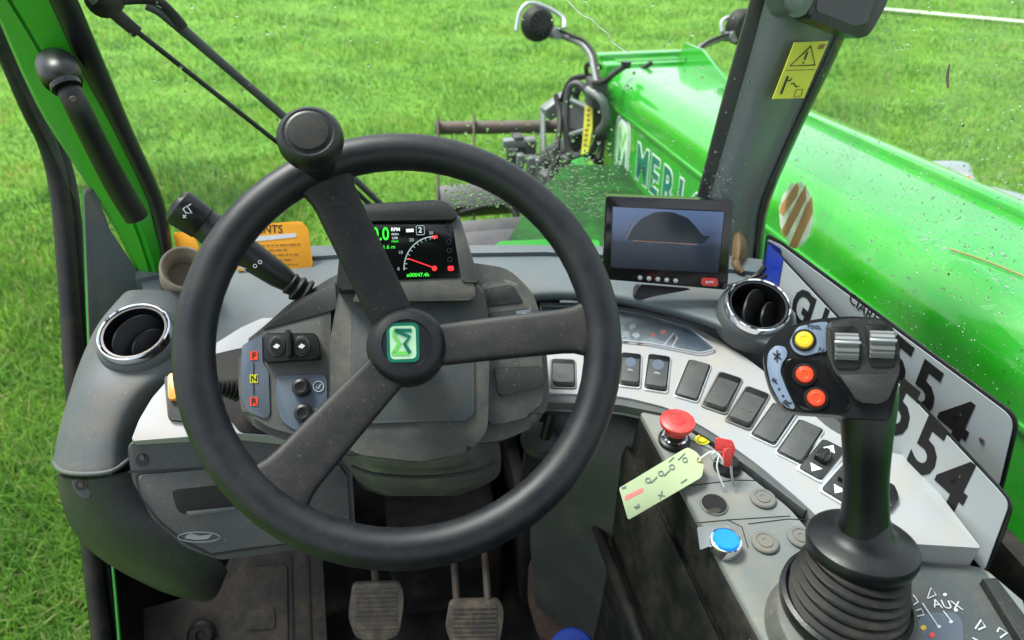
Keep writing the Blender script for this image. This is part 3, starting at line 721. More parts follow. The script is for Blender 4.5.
# front skirt of the console, falling into the footwell
sk = []
for t, dz, dx in ((0, 0, 0), (.15, .004, 0), (.5, .02, -.004), (1, .33, -.03)):
    pass
def down(p, dz, dx=0, dy=0): return Vector((p.x+dx, p.y+dy, p.z-dz))
edge = [BT.at(642, 413), BT.at(680, 484), BT.at(720, 560), BT.at(760, 636), BT.at(806, 720)]
rows = [[down(p, .006, .003) for p in edge], [down(p, .016, -.004) for p in edge], [down(p, .06, -.008) for p in edge], [down(p, .062, -.018) for p in edge], [down(p, .18, -.03) for p in edge], [down(p, .60, -.04) for p in edge]]
loft('console_side', rows, M_foot, co, k=3, thick=.01)
tube('side_ridge', [down(p, .20, -.045) for p in edge], .008, M_foot, co)
# bulge of the console towards the wheel column
rows = []
for (y_, pts_) in ((0, [(545, 400, .93), (600, 402, .925), (632, 408, .92), (641, 412, .915)]), (1, [(545, 420, .925), (598, 420, .91), (630, 428, .90), (648, 440, .89)]), (2, [(540, 470, .96), (590, 470, .92), (625, 478, .905), (655, 490, .89)]), (3, [(530, 540, 1.05), (575, 540, 1.0), (610, 545, .96), (655, 545, .93)]), (4, [(540, 640, 1.2), (580, 650, 1.15), (620, 660, 1.08), (680, 640, 1.0)])):
    rows.append([P(*q) for q in pts_])
loft('console_knee', rows, M_lowdash, co, k=4, thick=.012)
RP_ = plz(1.440)
slab('rear_panel', [(800, 540), (905, 552), (985, 567), (1024, 600), (1060, 720), (800, 720)], RP_, .02, M_panelgrey, co, bevel=.003)
slab('under_panel', [(560, 298), (700, 322), (760, 335), (830, 372), (905, 428), (918, 470), (900, 520), (700, 440), (560, 395)], plz(1.425), .02, M_dash, co, bevel=.002)
slab('trim_front', rp([(545, 388, 0), (622, 392), (672, 403), (716, 429), (762, 462), (812, 503), (806, 511), (754, 471), (708, 438), (666, 414), (620, 405), (545, 402, 0)], 2), plz(CZ-.003), .012, M_dash, co, bevel=.001)
# decal panel on the right rear
DP = RP_
dp = slab('decal_plate', rp([(905, 560), (985, 572), (1015, 610), (1030, 660), (900, 660)], 3), DP, .003, M_dash, co, off=.0022)
ptext('decal_text', 'AUX', 947, 605, DP, .013, M_symbol, dp, up=(-4, -9), off=.0032)
pstroke('decal_line', [[(922, 603), (939, 628)], [(943, 611), (951, 621)], [(913, 595), (918, 602), (912, 606)], [(913, 612), (921, 609), (924, 615), (915, 617)]], .0012, DP, M_symbol, dp, off=.0028)
pstroke('decal_line', [[(975, 629), (981, 620), (985, 627), (978, 630)], [(997, 632), (999, 628), (1007, 633), (1000, 638)], [(972, 638), (978, 641)]], .0013, DP, M_symbol, dp, off=.0028)
pstroke('decal_line', [[(927, 599), (931, 588), (936, 595), (927, 599)]], .0008, DP, M_symbol, dp, off=.0028)
slab('decal_patch', rp([(916, 622), (926, 613), (956, 612), (963, 622), (963, 645), (908, 645)], 5), DP, .0008, M_slate, dp, off=.0026)
for x_, y_, m_ in ((923.5, 627.5, M_yellow), (932, 635, M_orange), (951, 621.5, M_symbol), (939, 626.5, M_symbol), (945, 594.5, M_symbol), (956, 610, M_symbol)):
    slab('decal_dot', circ(x_, y_, 3 if m_ is not M_symbol else 2, 14, 2.6 if m_ is not M_symbol else 1.6), DP, .0006, m_, dp, off=.0032)
slab('side_rail', [(983, 578), (997, 577), (1075, 680), (1052, 690)], plz(1.452), .012, M_dark, co, bevel=.002)
# small lever and its base right of the column
lv = thing('column_lock_lever', P(545, 440, .90), 'small black lever on a round base low between column and console', 'lever')
lathe('base', P(540, 442, .91), (0, -.3, 1), [(0, 0), (.024, 0), (.026, .006), (.022, .014), (.012, .018), (0, .018)], M_dark, lv)
tube('stem', [P(545, 440, .90), P(547, 428, .89), P(551, 414, .885)], [.008, .006, .0075], M_black, lv)
slab('side_cover', rp([(527, 452), (560, 448), (562, 500), (520, 500)], 5), plt(540, 470, .95, 30), .02, M_foot, lv, bevel=.003)
# ================================================================== BUTTONS, KEY, TAG
es = thing('emergency_stop_button', BT.at(675, 440), 'red mushroom emergency stop button on the grey button panel', 'stop button')
ec = BT.at(674, 441, .001)
lathe('collar', ec, (0, 0, 1), [(0, 0), (.0185, 0), (.0185, .004), (.016, .006), (.0145, .0062), (.0145, .004), (0, .004)], M_black, es, seg=40)
lathe('chrome_ring', ec, (0, 0, 1), [(.0135, .003), (.0150, .0085), (.0135, .010), (.0125, .010)], M_chrome, es, seg=40)
lathe('stem', ec, (0, 0, 1), [(.0125, .004), (.0115, .022), (0, .022)], M_black, es, seg=32)
lathe('mushroom_head', ec, (0, 0, 1), [(0, .016), (.0128, .016), (.0140, .020), (.0195, .0275), (.0203, .0300), (.0197, .0325), (.0170, .0342), (.010, .0350), (.0095, .0344), (.0085, .0344), (.0080, .0351), (0, .0354)], M_red, es, seg=48)
bb_ = thing('blue_push_button', BT.at(724, 543), 'blue illuminated push button in a chrome bezel on the button panel', 'push button')
c_ = BT.at(724, 548, .001)
lathe('bezel', c_, (0, 0, 1), [(0, 0), (.0150, 0), (.0155, .010), (.0150, .0125), (.0138, .0130), (.0132, .0118), (0, .0118)], M_chrome, bb_, seg=44)
lathe('blue_cap', c_, (0, 0, 1), [(.0130, .0110), (.0126, .0138), (.0115, .0148), (.006, .0150), (0, .0150)], M_blue, bb_, seg=44)
ky_ = thing('ignition_key', BT.at(724, 468), 'red-headed ignition key in its switch beside the stop button', 'key')
kc = BT.at(727, 467, .001)
lathe('lock_barrel', kc, (0, 0, 1), [(0, 0), (.0155, 0), (.0155, .003), (.013, .005), (.011, .0105), (.0085, .012), (0, .012)], M_black, ky_, seg=32)
KD = (BT.at(727, 467)-CAM).dot(F)
PK = plt(726, 448, KD-.03, 30, -20)
slab('key_bow', rp([(716, 438), (733, 441), (736, 450), (731, 461), (722, 455), (715, 450)], 2), PK, .004, M_red, ky_, bevel=.001)
slab('key_bow', rp([(725, 449), (732, 448), (732, 466), (727, 468), (724, 460)], 2), plt(729, 458, KD-.036, 30, 10), .0035, M_red, ky_, bevel=.001)
tube('spare_key_blade', [P(731, 466, KD-.034), P(732, 476, KD-.034), P(734, 487, KD-.033)], [.0022, .0018, .0012], M_steel, ky_, flat=.4)
tube('wire_ring', [P(x_, y_, KD-.034) for x_, y_ in circ(719, 457, 8.5, 16, 5)], .0006, M_steel, ky_, closed=True)
tube('string', [P(719, 456, KD-.034), P(717, 466, KD-.034), P(720, 478, KD-.033), P(724, 487, KD-.032)], .0009, M_whitepaint, ky_)
tube('string', [P(700, 459, KD-.02), P(711, 452, KD-.03), P(718, 454, KD-.034), P(724, 462, KD-.034)], .0012, M_whitepaint, ky_)
tg = Plane(plz(1.474).at(680, 475), (-.15, -.1, 1))
tagc = rp([(619, 488, 2), (684, 449, 1), (688, 447.5, 1), (697, 452), (704, 463), (702, 477), (628, 520, 3)], 4)
kt_ = thing('key_tag', tg.at(660, 482), 'pale green card tag with red strip hanging from the ignition key', 'key tag')
cd = slab('card', tagc, tg, .0008, M_tag, kt_)
slab('red_strip', rp([(624.5, 496), (643, 487.5), (643.5, 491.5), (625.5, 501)], 1), tg, .0003, M_tagred, cd, off=.0004)
bmx = bmesh.new()
for x_, y_ in ((648, 480.5), (661, 473.5), (672, 467), (685, 460)):
    stroke_bm([tg.at(a, b, .0005) for a, b in circ(x_, y_, 2.4, 12)], .0011, tg.n, bm=bmx, closed=True)
for l in ([(622, 489), (626, 486)], [(622, 487), (626, 488)], [(636, 509), (639, 504)], [(634, 507), (640, 507)], [(660, 499), (662, 491)], [(658, 495), (665, 496)], [(681, 483), (687, 479)], [(669, 462), (674, 457)], [(678, 460), (685, 453)], [(651, 483), (657, 477)], [(664, 476), (670, 470)]):
    stroke_bm([tg.at(a, b, .0005) for a, b in l], .0010, tg.n, bm=bmx)
from_bm('printed_diagram', bmx, M_grey, cd, smooth=0)
bmx = bmesh.new()
stroke_bm([tg.at(a, b, .0005) for a, b in circ(699.5, 460, 2.3, 12)], .0010, tg.n, bm=bmx, closed=True)
from_bm('eyelet', bmx, M_brownink, cd, smooth=0)

# ================================================================== JOYSTICK
jb = P(838, 612, .655); jt = P(858, 440, .615)
js = thing('joystick', plz(1.452).at(835, 625), 'black multifunction joystick with coloured thumb buttons on a ribbed rubber boot', 'joystick')
jaxis = (P(862, 545, .632)-P(832, 612, .66)).normalized()
# base dome and collar
bc = P(832, 640, .668)
lathe('base_dome', plz(1.442).at(838, 648), (0, 0, 1), [(0, 0), (.079, 0), (.080, .004), (.074, .006), (.070, .010), (.067, .024), (.061, .036), (.058, .038), (0, .038)], M_pod, js, seg=56)
dc = plz(1.452+.036).at(846, 602)
lathe('boot_clamp', dc, (.02, .03, 1), [(.055, -.008), (.057, .0), (.0565, .005), (.053, .007), (.049, .003)], M_black, js, seg=56)
# ribbed boot leaning to the grip
p0 = plz(1.452+.036).at(846, 600); p1 = P(860, 558, .636)
prof = []; nr = 6
bmx = bmesh.new(); rings = []
Lb = (p1-p0)
S = []
for i in range(nr):
    t0 = i/nr; r_ = .0520-.010*t0
    S += [(t0, r_-.0045), (t0+.03, r_-.0010), (t0+.08, r_+.0005), (t0+.125, r_-.001), (t0+.155, r_-.006)]
for t, r_ in S:
    ax2 = Vector((0, 0, 1)).lerp(jaxis, t).normalized(); c_ = p0+Lb*t; x_, y_, z_ = frame(ax2)
    rings.append([bmx.verts.new(c_+x_*math.cos(2*math.pi*j/56)*r_+y_*math.sin(2*math.pi*j/56)*r_) for j in range(56)])
for A_, B_ in zip(rings, rings[1:]):
    for j in range(56): bmx.faces.new((A_[j], A_[(j+1) % 56], B_[(j+1) % 56], B_[j]))
from_bm('rubber_boot', bmx, M_rubber, js, smooth=60)
# palm rest disc
dc = P(862, 548, .634)
ja = Vector((.05, .20, 1)).normalized()
dc = P(862, 545, .634)
lathe('palm_rest', dc, ja, [(0, -.017), (.042, -.017), (.0495, -.010), (.0515, .0), (.0500, .005), (.0440, .0085), (.036, .0105), (.029, .0145), (.0235, .021), (.0195, .030), (.017, .032), (0, .032)], M_black, js, seg=60, sx=.94, sy=.90)
# grip shaft
gp_ = [P(862, 548, .632), P(865, 515, .622), P(866, 480, .610), P(867, 440, .598), P(868, 405, .594), P(866, 385, .592)]
tube('grip', gp_, [.0235, .0205, .0188, .0205, .0235, .0250], M_black, js, res=32, flat=.92, flatdir=(0, 1, 0))
HP = plt(832, 368, .585, 44, -36)
head_ = rp([(763, 352, 6), (768, 340, 5), (785, 327, 8), (815, 319, 8), (850, 316, 8), (882, 318, 6), (892, 325, 6), (899, 345, 8), (901, 372, 10), (893, 408, 8), (891, 420, 4), (846, 418, 5), (838, 415, 5), (800, 413, 4), (786, 410, 5), (772, 392, 8), (765, 370, 6)], 8)
hd = slab('grip_head', head_, HP, .032, M_black, js, bevel=.009, seg=5, off=.004)
slab('head_ridge', rp([(826, 322), (848, 318), (880, 319), (892, 327), (899, 345), (900, 372), (889, 397), (884, 404), (858, 402), (850, 388), (834, 372), (826, 350)], 6), HP, .01, M_dark, hd, bevel=.004, off=.008, seg=4)
slab('head_brow', rp([(838, 374), (899, 374), (889, 398), (882, 404), (858, 402), (850, 390)], 4), HP, .01, M_pillar if False else M_dark, hd, bevel=.0035, off=.011, seg=3)
l1 = slab('grip_label', rp([(768, 352, 5), (776, 345), (786, 347), (788, 356), (782, 362), (780, 372), (786, 388), (796, 409), (789, 409), (780, 402), (771, 385), (767, 366)], 4), HP, .003, M_lblue, hd, bevel=.0005, off=.0062)
ptext('label_letter', 'F', 775.5, 381, HP, .0075, M_ink, l1, up=(-6, -4), off=.0066, bold=.0001)
ptext('label_letter', 'R', 787.5, 403, HP, .0085, M_ink, l1, up=(-6, -4), off=.0066, bold=.0001)
for x_, y_ in ((779, 389), (783, 396)): slab('label_dot', circ(x_, y_, 1.3, 10), HP, .0004, M_ink, l1, off=.0066)
pstroke('label_symbol', [[(773, 353), (781, 359)], [(774, 359), (780, 353)], [(777, 350), (777, 362)]], .0010, HP, M_ink, l1, off=.0064)
l2 = slab('grip_label', rp([(797, 327), (818, 322), (828, 322, 2), (826, 352, 2), (818, 352), (806, 356), (795, 353), (789, 342)], 5), HP, .003, M_lblue, hd, bevel=.0005, off=.0062)
ptext('label_letter', 'TOOL', 814, 327, HP, .0042, M_ink, l2, up=(1, -9), off=.0066)
ptext('label_letter', 'N', 821, 350, HP, .0058, M_ink, l2, up=(4, -9), off=.0066)
slab('thumb_recess', rp([(785, 358), (800, 359), (826, 362), (832, 376), (846, 392), (852, 408), (840, 412), (802, 411), (792, 398), (784, 378)], 7), HP, .004, M_gloss, hd, bevel=.001, off=.0056)
for x_, y_, m_, l_ in ((804, 340.5, M_yellow, 'yellow'), (804.5, 375, M_orange, 'upper'), (816, 398.5, M_orange, 'lower')):
    c_ = HP.at(x_, y_, .005)
    b_ = lathe('thumb_button', c_, HP.n, [(0, 0), (.0072, 0), (.0072, .0035), (.0062, .0052), (.0035, .0058), (.0028, .0053), (0, .0053)], m_, hd, seg=32)
    lathe('button_collar', c_, HP.n, [(.0074, -.001), (.0078, .0024), (.0094, .0022), (.0100, -.001)], M_black, b_, seg=32)
def roller(x, y):
    well = slab('roller_well', rp([(x-16, y-21), (x+9, y-22), (x+13, y-14), (x+15, y+18), (x+12, y+21), (x-9, y+21), (x-13, y+13)], 2), HP, .006, M_black, hd, bevel=.001, off=.0092)
    c_ = HP.at(x, y-1, .006)
    up_ = (HP.at(x, y-10)-HP.at(x, y)).normalized(); sx_ = up_.cross(HP.n)
    w = .0088; bm = bmesh.new()
    # ribbed roller: cylinder across, with raised ribs
    ring = []
    for i in range(60):
        a = 2*math.pi*i/60; r_ = .0128 if (i % 4) else .0108
        ring.append((math.cos(a)*r_, math.sin(a)*r_))
    A_ = [bm.verts.new(c_-HP.n*.003+up_*p+HP.n*q-sx_*w) for p, q in ring]; B_ = [bm.verts.new(c_-HP.n*.003+up_*p+HP.n*q+sx_*w) for p, q in ring]
    bm.faces.new(A_); bm.faces.new(B_[::-1])
    for j in range(60): bm.faces.new((A_[j], B_[j], B_[(j+1) % 60], A_[(j+1) % 60]))
    rl = from_bm('thumb_roller', bm, M_roller, hd, smooth=20)
    box('roller_tab', c_+HP.n*.0105+up_*.002, (sx_, up_, HP.n), (w+.001, .0010, .0018), M_silver, rl, bevel=.0006)
    return well
roller(846, 348); roller(881, 346)

# ================================================================== MONITOR
PM = plt(668, 242, .945, 16, -15)
mo = thing('reversing_monitor', P(668, 291, 1.0), 'small black camera monitor on the dash showing a dim blue view', 'monitor')
body = slab('casing', rp([(606, 196, 2), (734, 201, 3), (727, 290, 3), (602, 279, 2)], 3), PM, .022, M_gloss, mo, bevel=.0018, org=None)
scr2 = slab('screen', [(612, 206), (725, 211), (719, 274), (610, 268)], PM, .0008, M_screen, body, off=.0006)
# dim picture: sky, vehicle outline, guide line — a lit screen
m = bpy.data.materials.new('screen picture'); m.use_nodes = True; MP = m
nt = m.node_tree; N = nt.nodes; L = nt.links; b = N['Principled BSDF']; b.inputs['Roughness'].default_value = .15
geo = N.new('ShaderNodeNewGeometry'); sep = N.new('ShaderNodeSeparateXYZ'); L.new(geo.outputs['Position'], sep.inputs[0])
zt = PM.at(668, 208).z; zb = PM.at(668, 272).z
mr = N.new('ShaderNodeMapRange'); mr.inputs['From Min'].default_value = zb; mr.inputs['From Max'].default_value = zt
L.new(sep.outputs['Z'], mr.inputs['Value'])
cr = N.new('ShaderNodeValToRGB'); E_ = cr.color_ramp.elements
E_[0].position = 0; E_[0].color = (.012, .018, .028, 1); E_[1].position = 1; E_[1].color = (.11, .18, .34, 1)
for p_, c_ in ((.42, (.018, .03, .055, 1)), (.5, (.045, .07, .13, 1)), (.72, (.085, .13, .25, 1))):
    e = cr.color_ramp.elements.new(p_); e.color = c_
nz = N.new('ShaderNodeTexNoise'); nz.inputs['Scale'].default_value = 26; nz.inputs['Detail'].default_value = 4
L.new(geo.outputs['Position'], nz.inputs['Vector'])
ad = N.new('ShaderNodeMath'); ad.operation = 'MULTIPLY_ADD'; ad.inputs[1].default_value = .35; L.new(nz.outputs['Fac'], ad.inputs[0])
sb = N.new('ShaderNodeMath'); sb.operation = 'SUBTRACT'; sb.inputs[1].default_value = .17; L.new(mr.outputs[0], sb.inputs[0]); L.new(sb.outputs[0], ad.inputs[2])
L.new(ad.outputs[0], cr.inputs['Fac']); L.new(cr.outputs['Color'], b.inputs['Emission Color']); b.inputs['Emission Strength'].default_value = .42
b.inputs['Base Color'].default_value = (.01, .01, .01, 1)
slab('screen_picture', [(613, 207), (724, 212), (718, 273), (611, 267)], PM, .0004, MP, scr2, off=.0010)
M_shape = mat('screen silhouette', (0.01, .012, .016), .15, emit=(.018, .026, .034), estr=.3)
slab('screen_silhouette', rp([(627, 240), (632, 229), (641, 219), (655, 212), (672, 212), (688, 218), (697, 228), (703, 236), (711, 236), (703, 244), (690, 243), (640, 242)], 3), PM, .0003, M_shape, scr2, off=.0013)
M_gl = mat('guide line', (.1, .05, .03), .3, emit=(.22, .12, .08), estr=.5)
pstroke('guide_line', [[(633, 240.5), (697, 244.5)], [(626, 239), (635, 222)]], .0008, PM, M_gl, scr2, off=.0016)
for i in range(5):
    c_ = PM.at(640+i*8.9, 277.6+i*.75, .001)
    lathe('menu_key', c_, PM.n, [(0, 0), (.0032, 0), (.0030, .0014), (.002, .0018), (0, .0018)], M_silver, body, seg=18)
bd = slab('red_badge', rp([(701.5, 277.5), (718, 278.5), (717.5, 286.5), (701, 285.5)], 3), PM, .0008, M_red, body, off=.0008)
ptext('badge_text', 'durite', 709.5, 282, PM, .0055, M_whitepaint, bd, off=.0012, up=(0, -10), sx=.8)
slab('stand', rp([(640, 284), (690, 288), (696, 302), (634, 298)], 3), plt(665, 292, 1.0, 30), .02, M_black, mo, bevel=.003)
tube('monitor_cable', [P(722, 288, 1.02), P(740, 284, 1.0), P(756, 276, .99), P(764, 268, 1.0)], .004, M_black, mo)
tube('monitor_cable', [P(722, 292, 1.02), P(736, 292, .99), P(750, 284, .98), P(766, 276, .99)], .003, M_black, mo)
rag = thing('brown_glove', P(740, 262, 1.05), 'crumpled tan glove stuffed beside the monitor', 'glove')
rows = []
for i, (y_, xl, xr, d) in enumerate(((232, 734, 741, 1.08), (242, 733, 746, 1.06), (254, 732, 747, 1.05), (264, 731, 744, 1.05), (272, 732, 737, 1.06))):
    rows.append([P(xl, y_, d+.01), P(xl+(xr-xl)*.4, y_+2, d-.012), P(xl+(xr-xl)*.7, y_-1, d-.004), P(xr, y_, d+.012)])
loft('glove_palm', rows, M_glove, rag, k=4, thick=.01)
tube('glove_finger', [P(736, 262, 1.04), P(738, 268, 1.035), P(743, 273, 1.03)], [.007, .006, .004], M_glove, rag)

# ================================================================== NUMBER PLATES
def plate_obj(label, pl, outline, off):
    o = thing('number_plate', pl.at(900, 450, off), label, 'number plate', None)
    b_ = slab('plate_border', rp(outline, 9), pl, .0022, M_black, o, off=off-.0006, bevel=.0004)
    return o
# plate 2 (nearer, lower); plate 1 (behind, higher)
PN1 = pl3((768, 246, 1.02), (1012, 424, .70), (1003, 500, .735))
o1 = plate_obj('white registration plate with a blue band standing behind the other against the window', PN1, [(766, 234, 4), (780, 241, 4), (1012, 412, 10), (1018, 424, 8), (1004, 482, 4), (996, 510, 6), (757, 300, 6)], 0)
f1 = slab('plate_face', rp([(767, 239, 3), (780, 245, 3), (1008, 414, 9), (1013, 425, 8), (1000, 480, 4), (993, 503, 6), (760, 296, 4)], 6), PN1, .001, M_plate, o1, off=.0012)
slab('blue_band', rp([(766, 240), (781, 249), (774, 300), (760, 290)], 2), PN1, .0006, M_eublue, o1, off=.0024)
PN2 = pl3((790, 265, .96), (1005, 497, .675), (985, 570, .705))
o2 = plate_obj('white registration plate in front, its lower edge behind the console trim', PN2, [(766, 240, 3), (1002, 490, 12), (1013, 505, 10), (1003, 535, 4), (985, 577, 5), (760, 330, 6)], 0)
f2 = slab('plate_face', rp([(769, 246, 3), (999, 491, 10), (1009, 504, 8), (984, 571, 5), (763, 325, 4)], 6), PN2, .001, M_plate, o2, off=.0012)
slab('blue_band', rp([(768, 244), (783, 259), (774, 310), (762, 298)], 2), PN2, .0006, M_eublue, o2, off=.0024)
# lettering: upright runs along the plate's short side
def plate_char(s, x, y, pl, size, par, up, sx=1.0): ptext('plate_letter', s, x, y, pl, size, M_ink, par, up=up, off=.0016, sx=sx, bold=.0020*size/.08)
plate_char('G', 801, 309, PN2, .070, f2, (4.5, -14), .8)
plate_char('U', 815, 322, PN2, .070, f2, (4.5, -14), .8)
plate_char('5', 900, 412, PN2, .095, f2, (6.5, -15), .8)
plate_char('5', 926, 451, PN2, .095, f2, (6.5, -15), .8)
plate_char('4', 952, 486, PN2, .095, f2, (7, -15), .8)
ptext('plate_small_text', 'CIARI', 862, 308, PN1, .022, M_ink, f1, up=(3.5, -9), off=.0016, sx=.85)
plate_char('5', 896, 365, PN1, .095, f1, (6, -15), .8)
plate_char('5', 924, 391, PN1, .095, f1, (6, -15), .8)
plate_char('4', 954, 423, PN1, .095, f1, (6.5, -15), .8)
lathe('plate_screw', PN1.at(982, 440, .0014), PN1.n, [(0, 0), (.003, 0), (.003, .001), (0, .0016)], M_rust, o1, seg=14)

# ================================================================== STALK, FOLDER, DUCT
stk = thing('multifunction_stalk', P(290, 290, .80), 'long black column stalk with horn and washer symbols left of the wheel', 'stalk')
sa, sb_ = P(297, 288, .79), P(183, 210, .735)
u_ = (sb_-sa).normalized(); Ls = (sb_-sa).length
pk = [(0, 0)]
k_ = Ls/.150
lathe('stalk_arm', sa+u_*.012, u_, [(q0, q1*k_) for q0, q1 in [(0, 0), (.0125, 0), (.0150, .012), (.0175, .055), (.0180, .080), (.0195, .092), (.0195, .104), (.0185, .106), (.0185, .112), (0, .112)]], M_black, stk, seg=36, sx=1, sy=.85)
lathe('stalk_cap', sa+u_*(.012+.1115*k_), u_, [(0, 0), (.0178, 0), (.0195, .002), (.0212, .026), (.0205, .030), (.016, .034), (0, .036)], M_black, stk, seg=36, sy=.85)
prof = [(0, -.012)]
for i in range(3): prof += [(.0165-.002*i, -.012+i*.009), (.0175-.002*i, -.009+i*.009), (.0125-.001*i, -.006+i*.009)]
lathe('stalk_gaiter', sa, u_, prof, M_rubber, stk, seg=28, smooth=60)
PS = plt(187, 210, .715, 45, 0)
pstroke('horn_symbol', [[(183, 209), (187, 206), (192, 213), (186, 213), (183, 209)], [(188, 206), (191, 204)], [(183, 215), (186, 218)], [(186, 215), (183, 218)]], .0010, Plane(sa+u_*(.03+.1115*k_)+(CAM-sa).normalized()*.0205, (CAM-sa)), M_symbol, stk, off=0)
PS2 = Plane(sa+u_*.05+(CAM-sa).normalized()*.0172, (CAM-sa))
pstroke('washer_symbol', [circ(255, 266, 1.8, 8), circ(260, 262, 1.8, 8)], .0008, PS2, M_symbol, stk, off=0, closed=True)
pstroke('wiper_symbol', [[(235, 264), (238, 268), (242, 268), (246, 272)], [(238, 266), (246, 269)]], .0008, Plane(sa+u_*.07+(CAM-sa).normalized()*.0172, (CAM-sa)), M_symbol, stk, off=0)
for nm, olt, lab in (('a', [(258, 224), (301, 221), (308, 228), (313, 268), (236, 271), (238, 240)], 'orange printed card folder leaning on the windshield base behind the wheel'), ('b', [(173, 232), (192, 232), (200, 250), (186, 262), (176, 246)], 'corner of orange card poking out behind the stalk and beige duct')):
    PF = plt(275, 245, 1.045, 35, 0) if nm == 'a' else plt(185, 245, 1.02, 35, 0)
    fo = thing('orange_folder' if nm == 'a' else 'orange_card', PF.at(275 if nm == 'a' else 185, 265), lab, 'folder')
    sh = slab('cover', rp(olt, 4), PF, .004, M_orangepaper, fo, bevel=.001)
    if nm == 'a':
        ptext('cover_text', 'DOCUMENTS', 250, 229, PF, .017, M_ink, sh, up=(0, -10), sx=.9, off=.0005)
        slab('cover_band', rp([(240, 238), (296, 233), (297, 237), (240, 243)], 2), PF, .0004, M_symbol, sh, off=.0006)
        bmx = bmesh.new()
        for i in range(5):
            y_ = 246+i*5
            x_ = 255
            while x_ < 298-(i % 2)*10:
                w_ = 2+rng.random()*6; stroke_bm([PF.at(x_, y_-(x_-255)*.04, .0006), PF.at(x_+w_, y_-(x_+w_-255)*.04, .0006)], .0018, PF.n, bm=bmx); x_ += w_+1.5
        from_bm('cover_print', bmx, M_brownink, sh, smooth=0)
du = thing('demister_duct', P(182, 270, .93), 'round beige ribbed demister duct end beside the green pillar', 'air duct')
dn = Vector((.25, -.55, .55)).normalized(); dcx_ = P(184, 268, .93)
lathe('duct_mouth', dcx_, dn, [(.0305, -.05), (.0300, -.004), (.0300, 0), (.0278, .003), (.0262, .002), (.0250, -.006), (.0225, -.010), (.0220, -.018), (.0200, -.022), (.0195, -.05), (0, -.05)], M_beige, du, seg=44)
lathe('duct_hose', dcx_-dn*.05, dn, [(.0305, 0), (.028, -.01), (.0305, -.015), (.028, -.02), (.0305, -.025), (.028, -.03), (0, -.03)], M_dark, du, seg=36)

# ================================================================== PILLARS, FRAME, HANDLE
# green front pillar (left)
lp = thing('green_cab_pillar', P(165, 300, 1.03), 'bright green painted cab pillar with black glass seal and grab rail', 'cab pillar')
rows = []
for (xl, xm, xr, y_, d) in ((-60, -30, 20, -60, .76), (-12, 10, 50, 0, .80), (20, 52, 82, 70, .86), (45, 82, 113, 120, .90), (84, 116, 141, 180, .955), (118, 140, 156, 235, 1.0), (144, 158, 170, 292, 1.05)):
    rows.append([P(xl, y_, d+.03), P(xl+3, y_, d), P(xm-3, y_, d-.004), P(xm, y_, d), P(xm+4, y_, d-.008), P(xr, y_, d), P(xr+2, y_, d+.03)])
loft('painted_post', rows, M_pgreen, lp, k=3, thick=.01, smooth=30, smoothu=False)
bmx = bmesh.new()
rows = []
for (xl, xr, y_, d) in ((16, 50, -60, .765), (48, 78, 0, .805), (80, 108, 70, .865), (112, 133, 130, .915), (146, 164, 200, .975), (159, 173, 250, 1.01), (167, 179, 290, 1.04)):
    rows.append([P(xl, y_, d+.01), P(xl+2, y_, d-.012), P((xl+xr)/2, y_, d-.012), P(xr-2, y_, d-.002), P(xr, y_, d+.02)])
loft('glass_seal', rows, M_black, lp, k=3, thick=.008)
# door opening frame: black rubber seal with thin green edge
df = thing('door_frame', plx(-.5).at(95, 640), 'black rubber-sealed door frame at the far left with a thin green edge', 'door frame')
DX = plx(-.5)
o_ = [(-30, 0), (0, 52), (25, 108), (45, 150), (56, 200), (64, 290), (70, 380), (82, 500), (97, 640), (104, 700)]
wv = [16, 17, 15, 14, 15, 15, 15, 13, 14, 14]
c1 = [DX.at(x_+w_*.35, y_) for (x_, y_), w_ in zip(o_, wv)]
tube('rubber_seal', c1, .0125, M_rubber, df, res=16)
tube('inner_bead', [DX.at(x_+w_*1.15, y_) for (x_, y_), w_ in zip(o_, wv)], .0085, M_rubber, df, res=12)
tube('outer_bead', [p+Vector((-.012, 0.002, 0))+Vector((0, .012, 0)) for p in c1], .008, M_black, df, res=12)
DG = plx(-.478)
tube('green_edge', [DG.at(83, 190), DG.at(86, 270), DG.at(91, 380), DG.at(96, 440), DG.at(110, 540), DG.at(121, 660)], .0026, M_green, df, res=8)
slab('sill_trim', rp([(84, 188, 8), (96, 190), (110, 230), (150, 290), (158, 310), (150, 330), (100, 350), (92, 420, 0), (88, 300, 0)], 5), plt(110, 300, 1.02, 10, 25), .012, M_dash, df, bevel=.003)
slab('white_edge', rp([(70, 352, 1), (73, 352, 1), (76, 388, 1), (73, 390, 1)], 1), plx(-.535), .004, M_white, df)
slab('kick_panel', rp([(97, 470, 0), (130, 500), (180, 540), (230, 580), (230, 700, 0), (128, 720, 0)], 4), plx(-.485), .01, M_black, df, bevel=.002)
# grab handle
gh = thing('grab_handle', P(90, 130, .86), 'curved black grab handle bolted along the green pillar', 'grab handle')
hp = [P(60, 74, .80), P(68, 88, .79), P(78, 108, .795), P(98, 148, .83), P(119, 188, .875), P(137, 217, .905)]
tube('rail', hp, [.0125, .0125, .0135, .0140, .0150, .0152], M_black, gh, res=20)
tube('end_boss', [P(57, 66, .835), P(58, 69, .81), P(62, 78, .79), P(64, 83, .788)], [.021, .0225, .0210, .0155], M_black, gh, res=28)
lathe('end_ring', P(66, 86, .786), (P(72, 97, .79)-P(62, 78, .79)), [(.012, -.003), (.016, -.003), (.0165, 0), (.016, .003), (.012, .003)], M_gloss, gh, seg=28)
lathe('bolt_hole', P(73, 99, .775), (CAM-P(73, 99, .78)), [(0, 0), (.0035, 0), (.003, .001), (0, .001)], M_rust, gh, seg=12)
